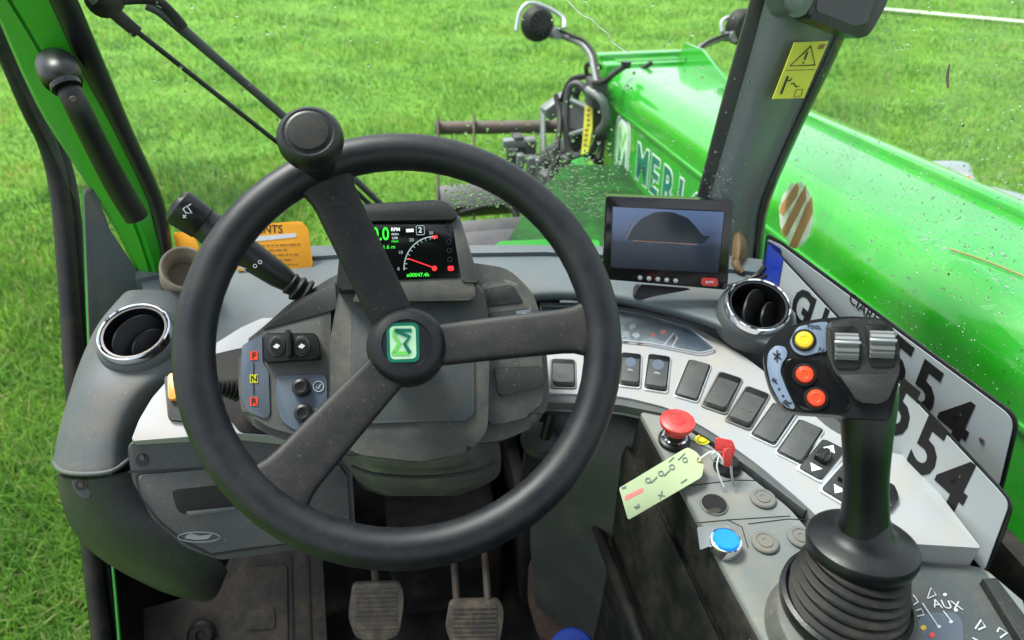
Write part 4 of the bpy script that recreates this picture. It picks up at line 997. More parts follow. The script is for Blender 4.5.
# right pillar
rpil = thing('trimmed_cab_pillar', P(740, 262, 1.08), 'grey trimmed cab pillar with black edges and a yellow warning sticker', 'cab pillar')
rows = []; rb = []; rc = []
for (a, b_, c_, e, y_, d) in ((764, 780, 880, 890, -60, .93), (750, 765, 852, 862, 0, .965), (733, 749, 825, 835, 60, 1.0), (714, 729, 792, 801, 130, 1.045), (696, 709, 762, 771, 200, 1.09), (686, 700, 756, 764, 240, 1.12), (676, 696, 752, 760, 280, 1.14)):
    row = []
    for t in np.linspace(0, 1, 9):
        row.append(P(b_+(c_-b_)*t, y_, d-.020*math.sin(math.pi*min(1, t*1.15))+.02*t))
    rows.append(row)
    rb.append([P(a, y_, d+.03), P(a+1, y_, d+.004), P(b_, y_, d), P(b_+3, y_, d+.012)])
    rc.append([P(c_-3, y_, d+.030), P(c_+1, y_, d+.014), P(e-2, y_, d+.020), P(e, y_, d+.045)])
loft('trim', rows, M_pillar, rpil, k=4, thick=.01)
loft('glass_seal', rb, M_black, rpil, k=3, thick=.006); loft('glass_seal', rc, M_black, rpil, k=3, thick=.006)
PP = pl3((793, 45, .972), (826, 43, .985), (785, 98, .998))
st_ = slab('warning_sticker', [(794.5, 42.5), (829, 41), (804, 98), (772.5, 99)], PP, .0012, M_yellowst, rpil, off=.005)
pstroke('warning_triangle', [[(790, 66), (815, 65), (811, 46)]], .0022, PP, M_ink, st_, off=.0056, closed=True)
pstroke('exclamation_mark', [[(807.5, 52), (804.5, 60)], [(803.5, 62), (803, 63.5)]], .0022, PP, M_ink, st_, off=.0056)
pstroke('sticker_line', [[(786, 70.5), (815, 69.5)]], .0006, PP, M_ink, st_, off=.0056)
pstroke('tilting_symbol', [[(781, 94), (788, 76)]], .0030, PP, M_ink, st_, off=.0056)
pstroke('tilting_symbol', [[(787, 80), (790, 81), (792, 78)], [(791, 84), (794, 83), (796, 87), (799, 86)]], .0014, PP, M_ink, st_, off=.0056)
pstroke('tilting_symbol', [[(796, 90), (803, 89), (801, 96), (794, 97)]], .0007, PP, M_ink, st_, off=.0056, closed=True)
slab('sticker_corner', [(820, 44.5), (826, 44), (823, 49), (817.5, 49.3)], PP, .0003, M_brownink, st_, off=.0056)
# dark device at pillar top
PT = plt(840, 10, .90, 12, 8)
dv = thing('pillar_display', PT.at(840, 30), 'dark rectangular display box hanging at the top of the grey pillar', 'display box')
cs = slab('casing', rp([(816, -60, 0), (905, -60, 0), (886, 6, 8), (871, 33, 8), (862, 40, 6), (852, 36, 4), (808, 18, 3)], 6), PT, .03, M_black, dv, bevel=.005)
slab('dark_glass', rp([(822, -60), (890, -60), (868, 22), (855, 26), (816, 11)], 4), PT, .001, M_gloss, cs, off=.0008)
slab('mount_cap', rp([(768, -40), (828, -60), (812, 8, 8), (800, 19, 6), (786, 15, 6), (780, 0)], 6), PT, .03, M_pillar, dv, bevel=.006, off=.012)
lathe('mount_screw', PT.at(792, 2, .013), PT.n, [(0, 0), (.013, 0), (.012, .006), (.008, .008), (0, .008)], M_pillar, dv, seg=30)
# ================================================================== FOOTWELL
fl = box('floor', (.06, .15, .845), (Vector((1, 0, 0)), Vector((0, 1, 0)), Vector((0, 0, 1))), (.55, .85, .015), M_foot, None); tag(fl, kind='structure')
mt = thing('floor_mat', plz(.865).at(255, 600), 'muddy moulded rubber mat on the cab floor below the glove box', 'floor mat')
FM = plt(270, 600, 1.20, 48, 6)
b0 = slab('mat_body', rp([(215, 590), (232, 553), (322, 548), (330, 700), (130, 700), (140, 610)], 4), FM, .02, M_mud, mt, bevel=.003, off=0)
slab('raised_pad', rp([(238, 568), (287, 565), (288, 700), (222, 700), (228, 610)], 3), FM, .008, M_mud, b0, bevel=.002, off=.003)
slab('small_pad', rp([(246, 610), (274, 608), (275, 628), (247, 630)], 2), FM, .004, M_mud, b0, bevel=.001, off=.0055)
bmx = bmesh.new()
for l in ([(290, 556), (292, 640)], [(307, 553), (310, 640)]): stroke_bm([FM.at(a, b_, .0035) for a, b_ in l], .003, FM.n, bm=bmx)
from_bm('mat_groove', bmx, M_black, b0, smooth=0)
lathe('round_plug', FM.at(202, 634, .004), FM.n, [(0, 0), (.022, 0), (.022, .008), (.017, .012), (.008, .012), (.006, .008), (0, .008)], M_rubber, mt, seg=28)
fw = thing('firewall', (0.0, 1.02, .87), 'dark footwell bulkhead behind the pedals', 'bulkhead')
box('wall_panel', (0.02, .985, 1.13), (Vector((1, 0, 0)), Vector((0, 1, 0)), Vector((0, 0, 1))), (.52, .01, .28), M_foot, fw)
box('tunnel', (0.02, .92, .96), (Vector((1, 0, 0)), Vector((0, 1, 0)), Vector((0, 0, 1))), (.10, .16, .10), M_foot, fw, bevel=.02)
box('rib', (0.16, .90, 1.0), (Vector((1, 0, 0)), Vector((0, 1, 0)), Vector((0, 0, 1))), (.012, .16, .12), M_foot, fw, bevel=.005)
def pedal(cx, cy, d, w, h, arms, label):
    o = thing('pedal', P(cx, cy, d+.03), label, 'pedal', 'pedals in the footwell')
    pl_ = plt(cx, cy, d, 38, 5)
    pad = slab('pad', rp([(cx-w*.42, cy-h/2), (cx+w*.46, cy-h/2-1), (cx+w/2, cy-h*.2), (cx+w*.42, cy+h*.35), (cx+w*.3, cy+h/2), (cx-w*.35, cy+h/2), (cx-w/2, cy+h*.1)], 7), pl_, .014, M_pedal, o, bevel=.003)
    bm = bmesh.new(); i = 0
    y_ = cy-h/2+6
    while y_ < cy+h/2-5:
        x0 = cx-w*.38; 
        prism = [pl_.at(x0, y_, .0022), pl_.at(cx+w*.38, y_-.8, .0022), pl_.at(cx+w*.38, y_+1.4, .0022), pl_.at(x0, y_+2.2, .0022)]
        prism_bm(prism, pl_.n, .003, .0008, 1, bm=bm); y_ += 4.6
    from_bm('tread', bm, M_pedal, pad, smooth=0)
    for ax0, ay0, ax1, ay1 in arms:
        tube('arm', [P(ax0, ay0, d+.012), P((ax0+ax1)/2, (ay0+ay1)/2, d+.03), P(ax1, ay1, d+.08)], .006, M_rust, o, smoothpath=False)
    return o
pedal(376, 612, 1.10, 56, 56, [(376, 586, 374, 560)], 'worn muddy brake pedal with one arm, nearer the floor mat')
pedal(475, 626, 1.10, 58, 50, [(457, 604, 454, 560), (488, 602, 485, 555)], 'worn muddy pedal on two arms, right of the single-armed one')
cap = thing('round_cap', P(572, 655, 1.0), 'blue round cap at the bottom edge between pedal and console', 'cap')
lathe('cap_body', P(572, 655, 1.0), (0, -.3, 1), [(0, 0), (.034, 0), (.034, .012), (.030, .017), (0, .018)], mat('blue cap plastic', (.02, .06, .4), .4), cap, seg=36)
rg = slab('rag', rp([(530, 560), (555, 548), (580, 575), (590, 610), (575, 640), (540, 640), (528, 600)], 8), plt(560, 600, 1.15, 50), .012, mat('dirty red rag', (.06, .035, .03), .9, dirt=.8, dirtcol=(.10, .075, .05), grain=.8, gscale=120), None, bevel=.004)
tag(rg, 'dirty brown rag lying deep in the footwell', 'rag')
# ================================================================== BOOM
bo_o = P(606, 67, 2.65)
D_ = ray(375, -79).normalized()
S_ = Vector((D_.y, -D_.x, 0)).normalized(); N_ = S_.cross(D_).normalized()
if N_.z < 0: N_ = -N_
BW, BH = .345, .43
def bpt(along, s, n): return bo_o - D_*along + S_*s - N_*n     # along: metres back from the head towards the cab
BL = 3.4
def section(a, w=BW, h=BH, rtl=.085, rtr=.03, rb=.05, s0=0, n0=0):
    pts = []
    for (cx_, cy_, r_, a0) in ((rtl, rtl, rtl, 180), (w-rtr, rtr, rtr, 270), (w-rb, h-rb, rb, 0), (rb, h-rb, rb, 90)):
        for i in range(9):
            t = rad(a0+90*i/8); pts.append(bpt(a, s0+cx_+math.cos(t)*r_, n0+cy_+math.sin(t)*r_))
    return pts
boom = thing('telescopic_boom', bpt(0, BW/2, BH), 'bright green telescopic boom running forward along the right side, wet with rain', 'boom')
bm = bmesh.new(); rings = []
for a in [0, .02]+[.1+i*.11 for i in range(31)]:
    rings.append([bm.verts.new(p) for p in section(a)])
for A_, B_ in zip(rings, rings[1:]):
    k_ = len(A_)
    for j in range(k_): bm.faces.new((A_[j], A_[(j+1) % k_], B_[(j+1) % k_], B_[j]))
bm.faces.new(rings[0][::-1]); bm.faces.new(rings[-1])
from_bm('boom_tube', bm, M_green, boom, smooth=50)
def bbox_(name, a0, a1, s0, s1, n0, n1, m, par, bevel=.006):
    c = (bpt(a0, s0, n0)+bpt(a1, s1, n1))/2
    return box(name, c, (D_, S_, N_), (abs(a1-a0)/2, abs(s1-s0)/2, abs(n1-n0)/2), m, par, bevel=bevel)
bbox_('weld_bead', 0, BL, -.006, .003, .118, .130, M_green, boom, .003)
bbox_('top_rail', .12, BL, BW-.035, BW+.012, -.014, .012, M_green, boom, .006)
bbox_('head_collar', -.10, .02, -.008, BW+.01, -.012, BH-.05, M_green, boom, .012)
bbox_('head_lip', -.16, -.09, .0, BW, -.03, .004, M_green, boom, .008)
bbox_('head_recess', -.085, -.01, .05, BW-.04, -.0155, -.010, M_pgreen, boom, .002)
bm = bmesh.new()   # gusset at the right of the head
prism_bm([bpt(-.05, BW-.03, .0), bpt(.0, BW-.03, -.075), (bpt(.16, BW-.03, -.075)), bpt(.42, BW-.03, .0)], S_, .012, .003, 2, bm=bm)
from_bm('gusset', bm, M_green, boom)
BF = Plane(bpt(1, 0, .2), -S_)
def btext(s, along, n, size, m, **k):
    return text('boom_lettering', s, bpt(along, -.0012, n), N_, -S_, size, m, boom, **k)
for i, s_ in enumerate('MERLO'):
    al = .475+i*.120
    text('boom_lettering_outline', s_, bpt(al, -.0004, .240), N_, -S_, .165, M_whitepaint, boom, sx=.98, bold=.009)
    btext(s_, al, .240, .165, M_teal, sx=.98, bold=.004)
def bstroke(nm, pts, w, m, closed=False, off=.001):
    bm = stroke_bm([bpt(a, -off, n) for a, n in pts], w, -S_, bm=None, closed=closed)
    return from_bm(nm, bm, m, boom, smooth=0)
bm = bmesh.new(); stroke_bm([bpt(.72, -.001, .345), bpt(1.8, -.001, .345)], .012, -S_, bm=bm); stroke_bm([bpt(.40, -.001, .345), bpt(.62, -.001, .345)], .012, -S_, bm=bm); stroke_bm([bpt(.40, -.001, .37), bpt(1.8, -.001, .37)], .006, -S_, bm=bm)
from_bm('boom_stripe', bm, M_whitepaint, boom, smooth=0)
bm = bmesh.new(); prism_bm([bpt(.70, -.003, .285), bpt(.76, -.003, .285), bpt(.84, -.003, .320), bpt(.79, -.003, .320), bpt(.81, -.003, .335), bpt(.73, -.003, .315)], -S_, .001, bm=bm)
from_bm('red_mark', bm, M_red, boom, smooth=0)
ov = [(.255+.085*math.copysign(abs(math.cos(rad(a)))**.7, math.cos(rad(a))), .245+.125*math.copysign(abs(math.sin(rad(a)))**.7, math.sin(rad(a)))) for a in range(0, 360, 12)]
bm = bmesh.new(); prism_bm([bpt(a, -.002, n) for a, n in ov], -S_, .002, bm=bm); e1 = from_bm('boom_emblem', bm, M_whitepaint, boom, smooth=0)
ov2 = [(.255+(a-.255)*.86, .245+(n-.245)*.90) for a, n in ov]
bm = bmesh.new(); stroke_bm([bpt(a, -.0028, n) for a, n in ov2], .006, -S_, bm=bm, closed=True); from_bm('emblem_outline', bm, M_teal, e1, smooth=0)
bm = bmesh.new(); prism_bm([bpt(a, -.003, n) for a, n in [(.255+(a-.255)*.72, .245+(n-.245)*.78) for a, n in ov]], -S_, .001, bm=bm); from_bm('emblem_field', bm, M_palegreen, e1, smooth=0)
bm = bmesh.new()
stroke_bm([bpt(.225, -.0035, .32), bpt(.225, -.0035, .17), bpt(.262, -.0035, .23), bpt(.295, -.0035, .17)], .018, -S_, bm=bm); from_bm('emblem_light_stroke', bm, M_lime, e1, smooth=0)
bm = bmesh.new(); stroke_bm([bpt(.215, -.004, .33), bpt(.245, -.004, .25), bpt(.268, -.004, .31), bpt(.292, -.004, .24), bpt(.30, -.004, .33)], .018, -S_, bm=bm); from_bm('emblem_dark_stroke', bm, M_teal, e1, smooth=0)
# boom lower carriage / gooseneck
gn = [bpt(-.10, .06, .10), bpt(-.04, .06, .12), bpt(.02, .06, .44), bpt(-.10, .06, .60), bpt(-.32, .06, .80), bpt(-.44, .06, .72), bpt(-.30, .06, .42)]
bm = prism_bm(gn, -S_, .03, .004, 2); prism_bm([p+S_*.26 for p in gn], -S_, .03, .004, 2, bm=bm)
from_bm('head_plate', bm, M_green, boom)
tube('tilt_cylinder', [bpt(-.02, .18, .46), bpt(-.22, .10, .56), bpt(-.45, .02, .62)], .045, M_iron, boom, smoothpath=False)
tube('hydraulic_hose', [bpt(-.02, .03, .02), bpt(-.06, -.06, .0), bpt(-.02, -.03, .10), bpt(.03, .04, .06), bpt(.06, .16, -.02)], .009, M_rubber, boom, k=8)
tube('hydraulic_hose', [P(594, 83, 2.55), P(604, 82, 2.5), P(615, 73, 2.48), P(627, 65, 2.5)], .010, M_rubber, boom, k=8)
lathe('hose_joint', P(626, 65, 2.49), N_, [(0, -.01), (.018, -.01), (.018, .012), (0, .012)], M_black, boom, seg=12)
# worklights on swan-neck arms
def worklight(c, pts, label, br):
    o = thing('worklight', pts[-1], label, 'work light', 'work lights at the boom head')
    ax_ = Vector((-.25, 1.0, -.15)).normalized()
    lathe('lamp_housing', c, -ax_, [(0, .040), (.028, .038), (.052, .030), (.064, .012), (.067, 0), (.066, -.02), (0, -.022)], M_rubber, o, seg=28)
    bmx = bmesh.new()
    x_, y_, z_ = frame(-ax_)
    for a in range(0, 180, 30):
        d_ = x_*math.cos(rad(a))+y_*math.sin(rad(a)); s_ = z_.cross(d_)
        box_bm(c+z_*.036, (d_, s_, z_), (.042, .003, .009), 0, bm=bmx)
    from_bm('cooling_fin', bmx, M_black, o, smooth=0)
    tube('guard_loop', br, .0075, M_silver, o, k=6)
    tube('arm', pts, .0125, M_greyiron, o, k=6)
    tube('cable', [p+Vector((.004, -.02, .016)) for p in pts], .006, M_rubber, o, k=6)
    lathe('pivot_bolt', pts[0], ax_, [(0, -.03), (.022, -.03), (.022, .03), (0, .03)], M_greyiron, o, seg=14)
    return o
dl = 2.75
worklight(P(538, 24, dl), [P(555, 33, dl), P(568, 38, dl), P(582, 44, dl-.05), P(591, 56, dl-.1), P(594, 70, dl-.15), P(597, 84, dl-.2)], 'round black worklight in a pale guard loop on the left arm of the boom head',
          [P(516, 31, dl), P(520, 12, dl), P(530, 3, dl), P(548, 8, dl+.02), P(563, 18, dl+.02), P(564, 28, dl)])
worklight(P(742, 27, dl), [P(730, 36, dl), P(716, 40, dl), P(703, 46, dl-.03), P(694, 54, dl-.05), P(688, 60, dl-.1)], 'worklight half hidden behind the grey pillar on the right arm of the boom head',
          [P(722, 32, dl), P(722, 22, dl), P(730, 17, dl), P(746, 17, dl), P(756, 22, dl)])
# hose guide
hg = thing('hose_guide', P(578, 155, 2.75), 'dark oval hose guide frame with a yellow warning strip beside the boom head', 'hose guide')
HG = plt(578, 118, 2.72, 20, -45)
bm = bmesh.new()
for off in (0, .07):
    outer = [(568, 92), (574, 84), (582, 86), (590, 98), (593, 112), (590, 135), (583, 152), (575, 156), (568, 148), (566, 120)]
    pts = [HG.at(x_, y_)-HG.n*off for x_, y_ in outer]
    tube_bm(pts, .014, res=8, closed=True, k=4, bm=bm)
from_bm('guide_frame', bm, M_iron, hg)
bm = bmesh.new()
for x_, y_ in ((568, 92), (590, 98), (590, 135), (575, 156), (566, 120), (582, 86)):
    p = HG.at(x_, y_); tube_bm([p, p-HG.n*.07], .010, res=8, bm=bm)
tube_bm([HG.at(571, 100), HG.at(588, 108)], .010, res=8, bm=bm); tube_bm([HG.at(570, 135), HG.at(585, 130)], .010, res=8, bm=bm)
from_bm('guide_strut', bm, M_greyiron, hg)
lathe('guide_roller', HG.at(577, 116)-HG.n*.03, HG.n, [(0, -.03), (.05, -.03), (.03, 0), (.05, .03), (0, .03)], M_iron, hg, seg=20)
ys = slab('yellow_strip', [(585, 106), (592.5, 105), (592, 130), (588, 152), (581, 155), (583, 135)], HG, .01, M_yellowst, hg, off=.02)
bmx = bmesh.new()
for i in range(8): stroke_bm([HG.at(586.5-.7*i*(i > 3)*.6, 110+i*5, .0205), HG.at(590-.7*i*(i > 3)*.6, 110+i*5, .0205)], .010, HG.n, bm=bmx)
from_bm('strip_print', bmx, M_brownink, ys, smooth=0)
box('mount_block', P(596, 92, 2.62), (D_, S_, N_), (.05, .03, .05), M_iron, hg, bevel=.008)
tube('spring_hose', [P(588, 90, 2.6), P(602, 100, 2.55), P(606, 120, 2.6), P(598, 132, 2.7)], .016, M_greyiron, hg)
# fork carriage
fc = thing('fork_carriage', P(500, 240, 2.9), 'rusty fork carriage with a round cross tube lying low in front of the boom head', 'fork carriage')
df_ = 3.15
tube('cross_tube', [P(436, 128, df_), P(600, 126, df_)], .029, M_rust, fc, res=20, smoothpath=False)
for x_, ya, yb, w_ in ((438, 119, 262, .011), (474, 117, 255, .010), (543, 112, 205, .022)):
    a_ = P(x_, ya, df_-.03); b_ = P(x_, yb, df_-.28)
    tube('side_flange', [a_, (a_+b_)/2, b_], w_*1.6, M_rust if x_ < 500 else M_greyiron, fc, smoothpath=False, flat=.35, flatdir=(1, 0, 0))
box('cross_beam', P(515, 197, 3.0), (Vector((1, 0, 0)), Vector((0, .8, .6)), Vector((0, -.6, .8))), (.32, .055, .05), M_iron, fc, bevel=.008)
box('cross_beam', P(515, 233, 2.85), (Vector((1, 0, 0)), Vector((0, .8, .6)), Vector((0, -.6, .8))), (.32, .06, .03), M_iron, fc, bevel=.008)
box('back_plate', P(515, 258, 2.7), (Vector((1, 0, 0)), Vector((0, .8, .6)), Vector((0, -.6, .8))), (.34, .10, .06), M_iron, fc, bevel=.01)
for x_, y_ in ((518, 146), (530, 150), (512, 158)):
    box('hook', P(x_, y_, 3.0), (Vector((1, 0, 0)), Vector((0, 1, 0)), Vector((0, 0, 1))), (.022, .03, .05), M_iron, fc, bevel=.006)
bm = bmesh.new()
for x_, y_, h_, w_ in ((519, 142, .016, .07), (534, 158, .014, .06), (520, 165, .05, .015), (530, 170, .06, .014), (539, 174, .07, .018), (546, 166, .05, .022)):
    box_bm(P(x_, y_, 2.98), (Vector((1, 0, 0)), Vector((0, 1, 0)), Vector((0, 0, 1))), (w_, .02, h_), .004, bm=bm)
from_bm('latch_block', bm, M_greyiron, fc)
bm = bmesh.new()
for x_ in (516, 526, 535, 545, 552):
    tube_bm([P(x_, 215, 2.9), P(x_+4, 232, 2.85), P(x_+2, 252, 2.8)], .015, res=8, bm=bm)
tube_bm([P(446, 216, 2.95), P(470, 210, 2.9), P(500, 204, 2.9), P(515, 214, 2.88), P(522, 240, 2.85)], .010, res=8, bm=bm)
from_bm('carriage_hose', bm, M_rubber, fc)
box('tilt_link', P(556, 92+14, 3.0), (Vector((.8, .2, .45)).normalized(), Vector((-.2, 1, 0)).normalized(), Vector((-.45, 0, .8)).normalized()), (.06, .03, .03), M_greyiron, fc, bevel=.01)
tube('carriage_arm', [P(540, 168, 3.0), P(560, 152, 2.9), P(580, 146, 2.8)], .05, M_iron, fc, smoothpath=False)
bm = bmesh.new()
gp2 = plt(580, 180, 2.7, 30, -20)
prism_bm([gp2.at(*q) for q in ((560, 186), (572, 160), (584, 156), (590, 170), (576, 200), (560, 216))], gp2.n, .06, .005, 2, bm=bm)
from_bm('green_cheek', bm, M_green, fc)
bm = bmesh.new()
for q in ([(556, 96), (560, 120), (557, 150)], [(566, 150), (552, 168), (548, 190)], [(588, 150), (600, 165), (618, 178)], [(562, 100), (572, 80), (592, 76)], [(548, 150), (560, 172), (585, 190)], [(596, 96), (604, 130), (598, 160)]):
    tube_bm([P(q[0][0], q[0][1], 2.85), P(q[1][0], q[1][1], 2.75), P(q[2][0], q[2][1], 2.7)], .012, res=8, bm=bm)
from_bm('carriage_hose', bm, M_rubber, fc)
bm = bmesh.new()
for x_, y_, w_, h_ in ((552, 182, .05, .05), (566, 190, .04, .06), (540, 200, .05, .03), (570, 165, .03, .04), (604, 112, .03, .06), (600, 90, .04, .03)):
    box_bm(P(x_, y_, 2.8), (Vector((.9, .3, .1)).normalized(), Vector((-.3, .9, 0)).normalized(), Vector((0, 0, 1))), (w_, .03, h_), .005, bm=bm)
from_bm('bracket', bm, M_iron, fc)
# chassis below the boom and in front of the cab
ch = thing('front_chassis', plz(.45).at(600, 220), 'dark green front chassis and mudguard edge low in front of the windshield', 'chassis')
rows = []
for y_, d, xs in ((165, 2.55, (566, 595, 625, 655)), (190, 2.4, (540, 590, 640, 700)), (220, 2.2, (520, 585, 650, 730)), (255, 2.0, (500, 580, 660, 745)), (290, 1.85, (480, 570, 660, 760))):
    rows.append([P(x_, y_, d+.05*(i == 0)) for i, x_ in enumerate(xs)])
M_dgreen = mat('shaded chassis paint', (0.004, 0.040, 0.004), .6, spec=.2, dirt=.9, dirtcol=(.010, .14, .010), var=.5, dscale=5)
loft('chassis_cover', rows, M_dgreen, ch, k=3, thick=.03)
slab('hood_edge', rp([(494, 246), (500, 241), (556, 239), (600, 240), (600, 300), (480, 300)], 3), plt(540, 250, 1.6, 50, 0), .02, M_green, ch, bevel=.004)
# far mudguard with orange marker seen past the boom
mg = thing('rear_mudguard', P(960, 190, 2.3), 'grey mudguard beyond the boom with a small orange marker light', 'mudguard')
rows = []
for t in np.linspace(0, 1, 6):
    xa = 905+(1040-905)*t; rows.append([P(xa-6, 163+60*t*t-2, 2.5-.3*t), P(xa+6, 160+38*t, 2.45-.3*t), P(xa+10, 200+55*t, 2.4-.3*t), P(xa+8, 240+60*t, 2.4-.3*t)])
rows = [[P(905, 164, 2.5), P(935, 161, 2.5), P(968, 163, 2.45), P(978, 182, 2.4), P(1030, 197, 2.3), P(1090, 230, 2.2)],
        [P(905, 172, 2.45), P(935, 175, 2.42), P(965, 180, 2.38), P(985, 196, 2.3), P(1030, 215, 2.2), P(1090, 250, 2.1)],
        [P(905, 230, 2.5), P(935, 240, 2.48), P(965, 250, 2.42), P(985, 262, 2.35), P(1030, 280, 2.25), P(1090, 300, 2.15)]]
loft('mudguard_shell', rows, M_mudguard, mg, k=4, thick=.02)
lathe('marker_light', P(967, 180, 2.36), (CAM-P(967, 180, 2.36)), [(0, 0), (.014, 0), (.014, .008), (.008, .014), (0, .015)], M_orange, mg, seg=18)
# ================================================================== GLASS
def wsy(x): return 1.09-.28*max(0, x-.12)**1.5*2.2-.30*(x-.12)**2
wsg = []
for z in (1.515, 1.75, 2.0, 2.25): wsg.append([Vector((x, wsy(x)-(z-1.515)*.16, z)) for x in np.linspace(-.44, .60, 9)])
ws = from_bm('windshield', loft_bm(wsg, 3), M_pane, smooth=60); tag(ws, 'large wet front windshield pane above the dashboard', 'windshield')
rg_ = [[Vector((.62+.0*z, y, z)) for y in (-.3, .2, .6, .98)] for z in (1.40, 1.8, 2.3)]
sg = from_bm('side_window', loft_bm(rg_, 2), M_pane, smooth=60); tag(sg, 'rain-spotted right side window between the plates and the green boom', 'side window')
# drops
def drop_mesh(name, pts, label):
    bm = bmesh.new()
    for c, n, r_ in pts:
        x_, y_, z_ = frame(n); e = .8+rng.random()*.6
        rings = []
        for rr_, h in ((1, 0), (.82, .32), (.45, .5)):
            rings.append([bm.verts.new(c+x_*math.cos(a)*r_*rr_+y_*math.sin(a)*r_*rr_*e+z_*r_*h) for a in [k*math.pi/3.5 for k in range(7)]])
        top = bm.verts.new(c+z_*r_*.56)
        for A_, B_ in zip(rings, rings[1:]):
            for j in range(7): bm.faces.new((A_[j], A_[(j+1) % 7], B_[(j+1) % 7], B_[j]))
        for j in range(7): bm.faces.new((rings[-1][j], rings[-1][(j+1) % 7], top))
        bm.faces.new(rings[0][::-1])
    o = from_bm(name, bm, M_drop, smooth=80, keep_normals=False)
    tag(o, label, 'raindrops', None, 'stuff'); return o
def hit_ws(x, y):
    r = ray(x, y); t = .9
    for _ in range(25):
        p = CAM+r*t; t *= (wsy(p.x)-(p.z-1.515)*.16)/max(p.y, .01)
    return CAM+r*t
pts = []
for i in range(8900):
    # dense low on the right of the screen, sparse elsewhere
    if i >= 7500:
        x = 440+rng.random()*250; y = 250-abs(rng.normal())*45
    elif i < 6300:
        x = 445+rng.random()*290; y = 262-abs(rng.normal())*50
        if y < 40 or (y < 150 and rng.random() < .45) or (x > 605 and y < 205 and rng.random() < .6): continue
    else: x = 110+rng.random()*640; y = rng.random()*250
    if 6300 <= i < 7500 and rng.random() < .75: continue
    if 620 < x < 705 and 105 < y < 205 and rng.random() < .88: continue
    p = hit_ws(x, y)
    if p.z < 1.52: continue
    pts.append((p+Vector((0, .001, 0)), Vector((0, 1, .1)), .0010+.0019*rng.random()**3))
drop_mesh('raindrops', pts, 'fine raindrops over the outside of the front windshield')
pts = []; SG = plx(.62)
for i in range(2600):
    x = 770+rng.random()*254; y = rng.random()*440
    if rng.random() > (.25+.75*math.exp(-((y-190)/130)**2)): continue
    p = SG.at(x, y)
    if p.y > .97 or p.z < 1.41: continue
    pts.append((p+Vector((.001, 0, 0)), Vector((1, 0, 0)), .0005+.0013*rng.random()**3))
drop_mesh('raindrops.001', pts, 'scattered raindrops over the right side window')
# water streak on screen
bm = bmesh.new(); path = [(568, 0), (575, 8), (583, 15), (592, 19), (600, 27), (608, 33), (613, 42), (620, 47), (629, 53)]
tube_bm([hit_ws(*q)+Vector((0, .001, 0)) for q in path], .0009, res=6, k=4, bm=bm)
o = from_bm('water_streak', bm, M_drop); tag(o, 'thin trickle of water running down the windshield above the boom head', 'water streak')
# tape patch on side window
TP = Plane((.617, 0, 0), (1, 0, 0))
tp = thing('tape_patch', TP.at(798, 245), 'torn white paper with strips of masking tape stuck inside the side window', 'tape patch')
slab('torn_paper', [(792, 182), (797, 186), (800, 181), (808, 190), (812, 200), (813, 222), (809, 236), (800, 247), (790, 248), (786, 238), (780, 226), (779, 208), (783, 195)], TP, .0004, M_paper, tp, org=None)
for q in ([(781, 205), (797, 182), (799, 188), (797, 196), (783, 216), (779, 212)], [(781, 231), (799, 196), (806, 184), (806, 199), (787, 236), (783, 237)], [(789, 246), (806, 205), (812, 196), (813, 212), (796, 249)]):
    slab('tape_strip', q, TP, .0004, M_tape, tp, off=.0008)
for q in (((948, 64, 951, 88, .0022)),):
    o = tube('insect_splat', [TP.at(q[0]+1.5, q[1]), TP.at(q[0]-.5, (q[1]+q[3])/2), TP.at(q[0], q[3])], [.0006, .0016, .0010], M_rust); tag(o, 'small dark insect splat on the side window above the boom', 'insect splat')
# straw on boom
bh = lambda x, y, d: P(x, y, d)
o = tube('straw_stalk', [bpt(1.74, .085, -.003), bpt(1.80, .11, -.003), bpt(1.86, .125, -.003)], .0014, M_straw); tag(o, 'loose straw stalk lying on the wet green boom', 'straw')

# beads of rain standing on the boom
pts = []
for i in range(3400):
    a = .1+rng.random()*3.1; q = rng.random()
    if q < .62: n_ = Vector(N_); p = bpt(a, .07+rng.random()*.24, -.0005)
    elif q < .80:
        t = rad(180+90*rng.random()); p = bpt(a, .085+math.cos(t)*.0855, .085+math.sin(t)*.0855); n_ = -S_*(-math.cos(t))+N_*(-math.sin(t))
        n_ = Vector(-S_*abs(math.cos(t))+N_*abs(math.sin(t)))
    else: p = bpt(a, -.0005, .09+rng.random()*.30); n_ = Vector(-S_)
    pts.append((p, n_, .0010+.0020*rng.random()**3))
drop_mesh('rain_beads', pts, 'beads of rain standing on the green boom')
# wiper outside the screen, parked at the upper left
def ow(x, y, o=.03): return hit_ws(x, y)+Vector((0, o, 0))
wp_ = thing('windshield_wiper', ow(110, 10), 'black wiper arm and link rod crossing the upper left of the windshield', 'wiper')
tube('link_end', [ow(98, 8), ow(112, 22), ow(131, 38)], [.010, .0085, .0080], M_rubber, wp_, res=12)
tube('link_rod', [ow(128, 35), ow(200, 91), ow(290, 161)], .0037, M_black, wp_, res=10, smoothpath=False)
tube('arm_loop', [ow(112, 6), ow(135, 4), ow(153, 6), ow(166, 18), ow(177, 33)], [.005, .006, .0055, .0065, .0085], M_rubber, wp_, res=12)
tube('arm_loop', [ow(140, 10), ow(152, 16), ow(164, 26), ow(174, 33)], [.006, .0055, .005, .006], M_iron, wp_, res=12)
tube('wiper_arm', [ow(172, 30), ow(225, 75), ow(285, 126), ow(345, 178), ow(392, 222)], [.0075, .0062, .0062, .0058, .005], M_iron, wp_, res=12)
lathe('pivot', ow(95, 4), (0, -1, .1), [(0, -.02), (.020, -.02), (.022, 0), (.015, .006), (0, .008)], M_rubber, wp_, seg=20)
lathe('pivot_nut', ow(88, 2), (0, -1, .1), [(0, -.02), (.010, -.02), (.010, .004), (0, .006)], M_steel, wp_, seg=6)
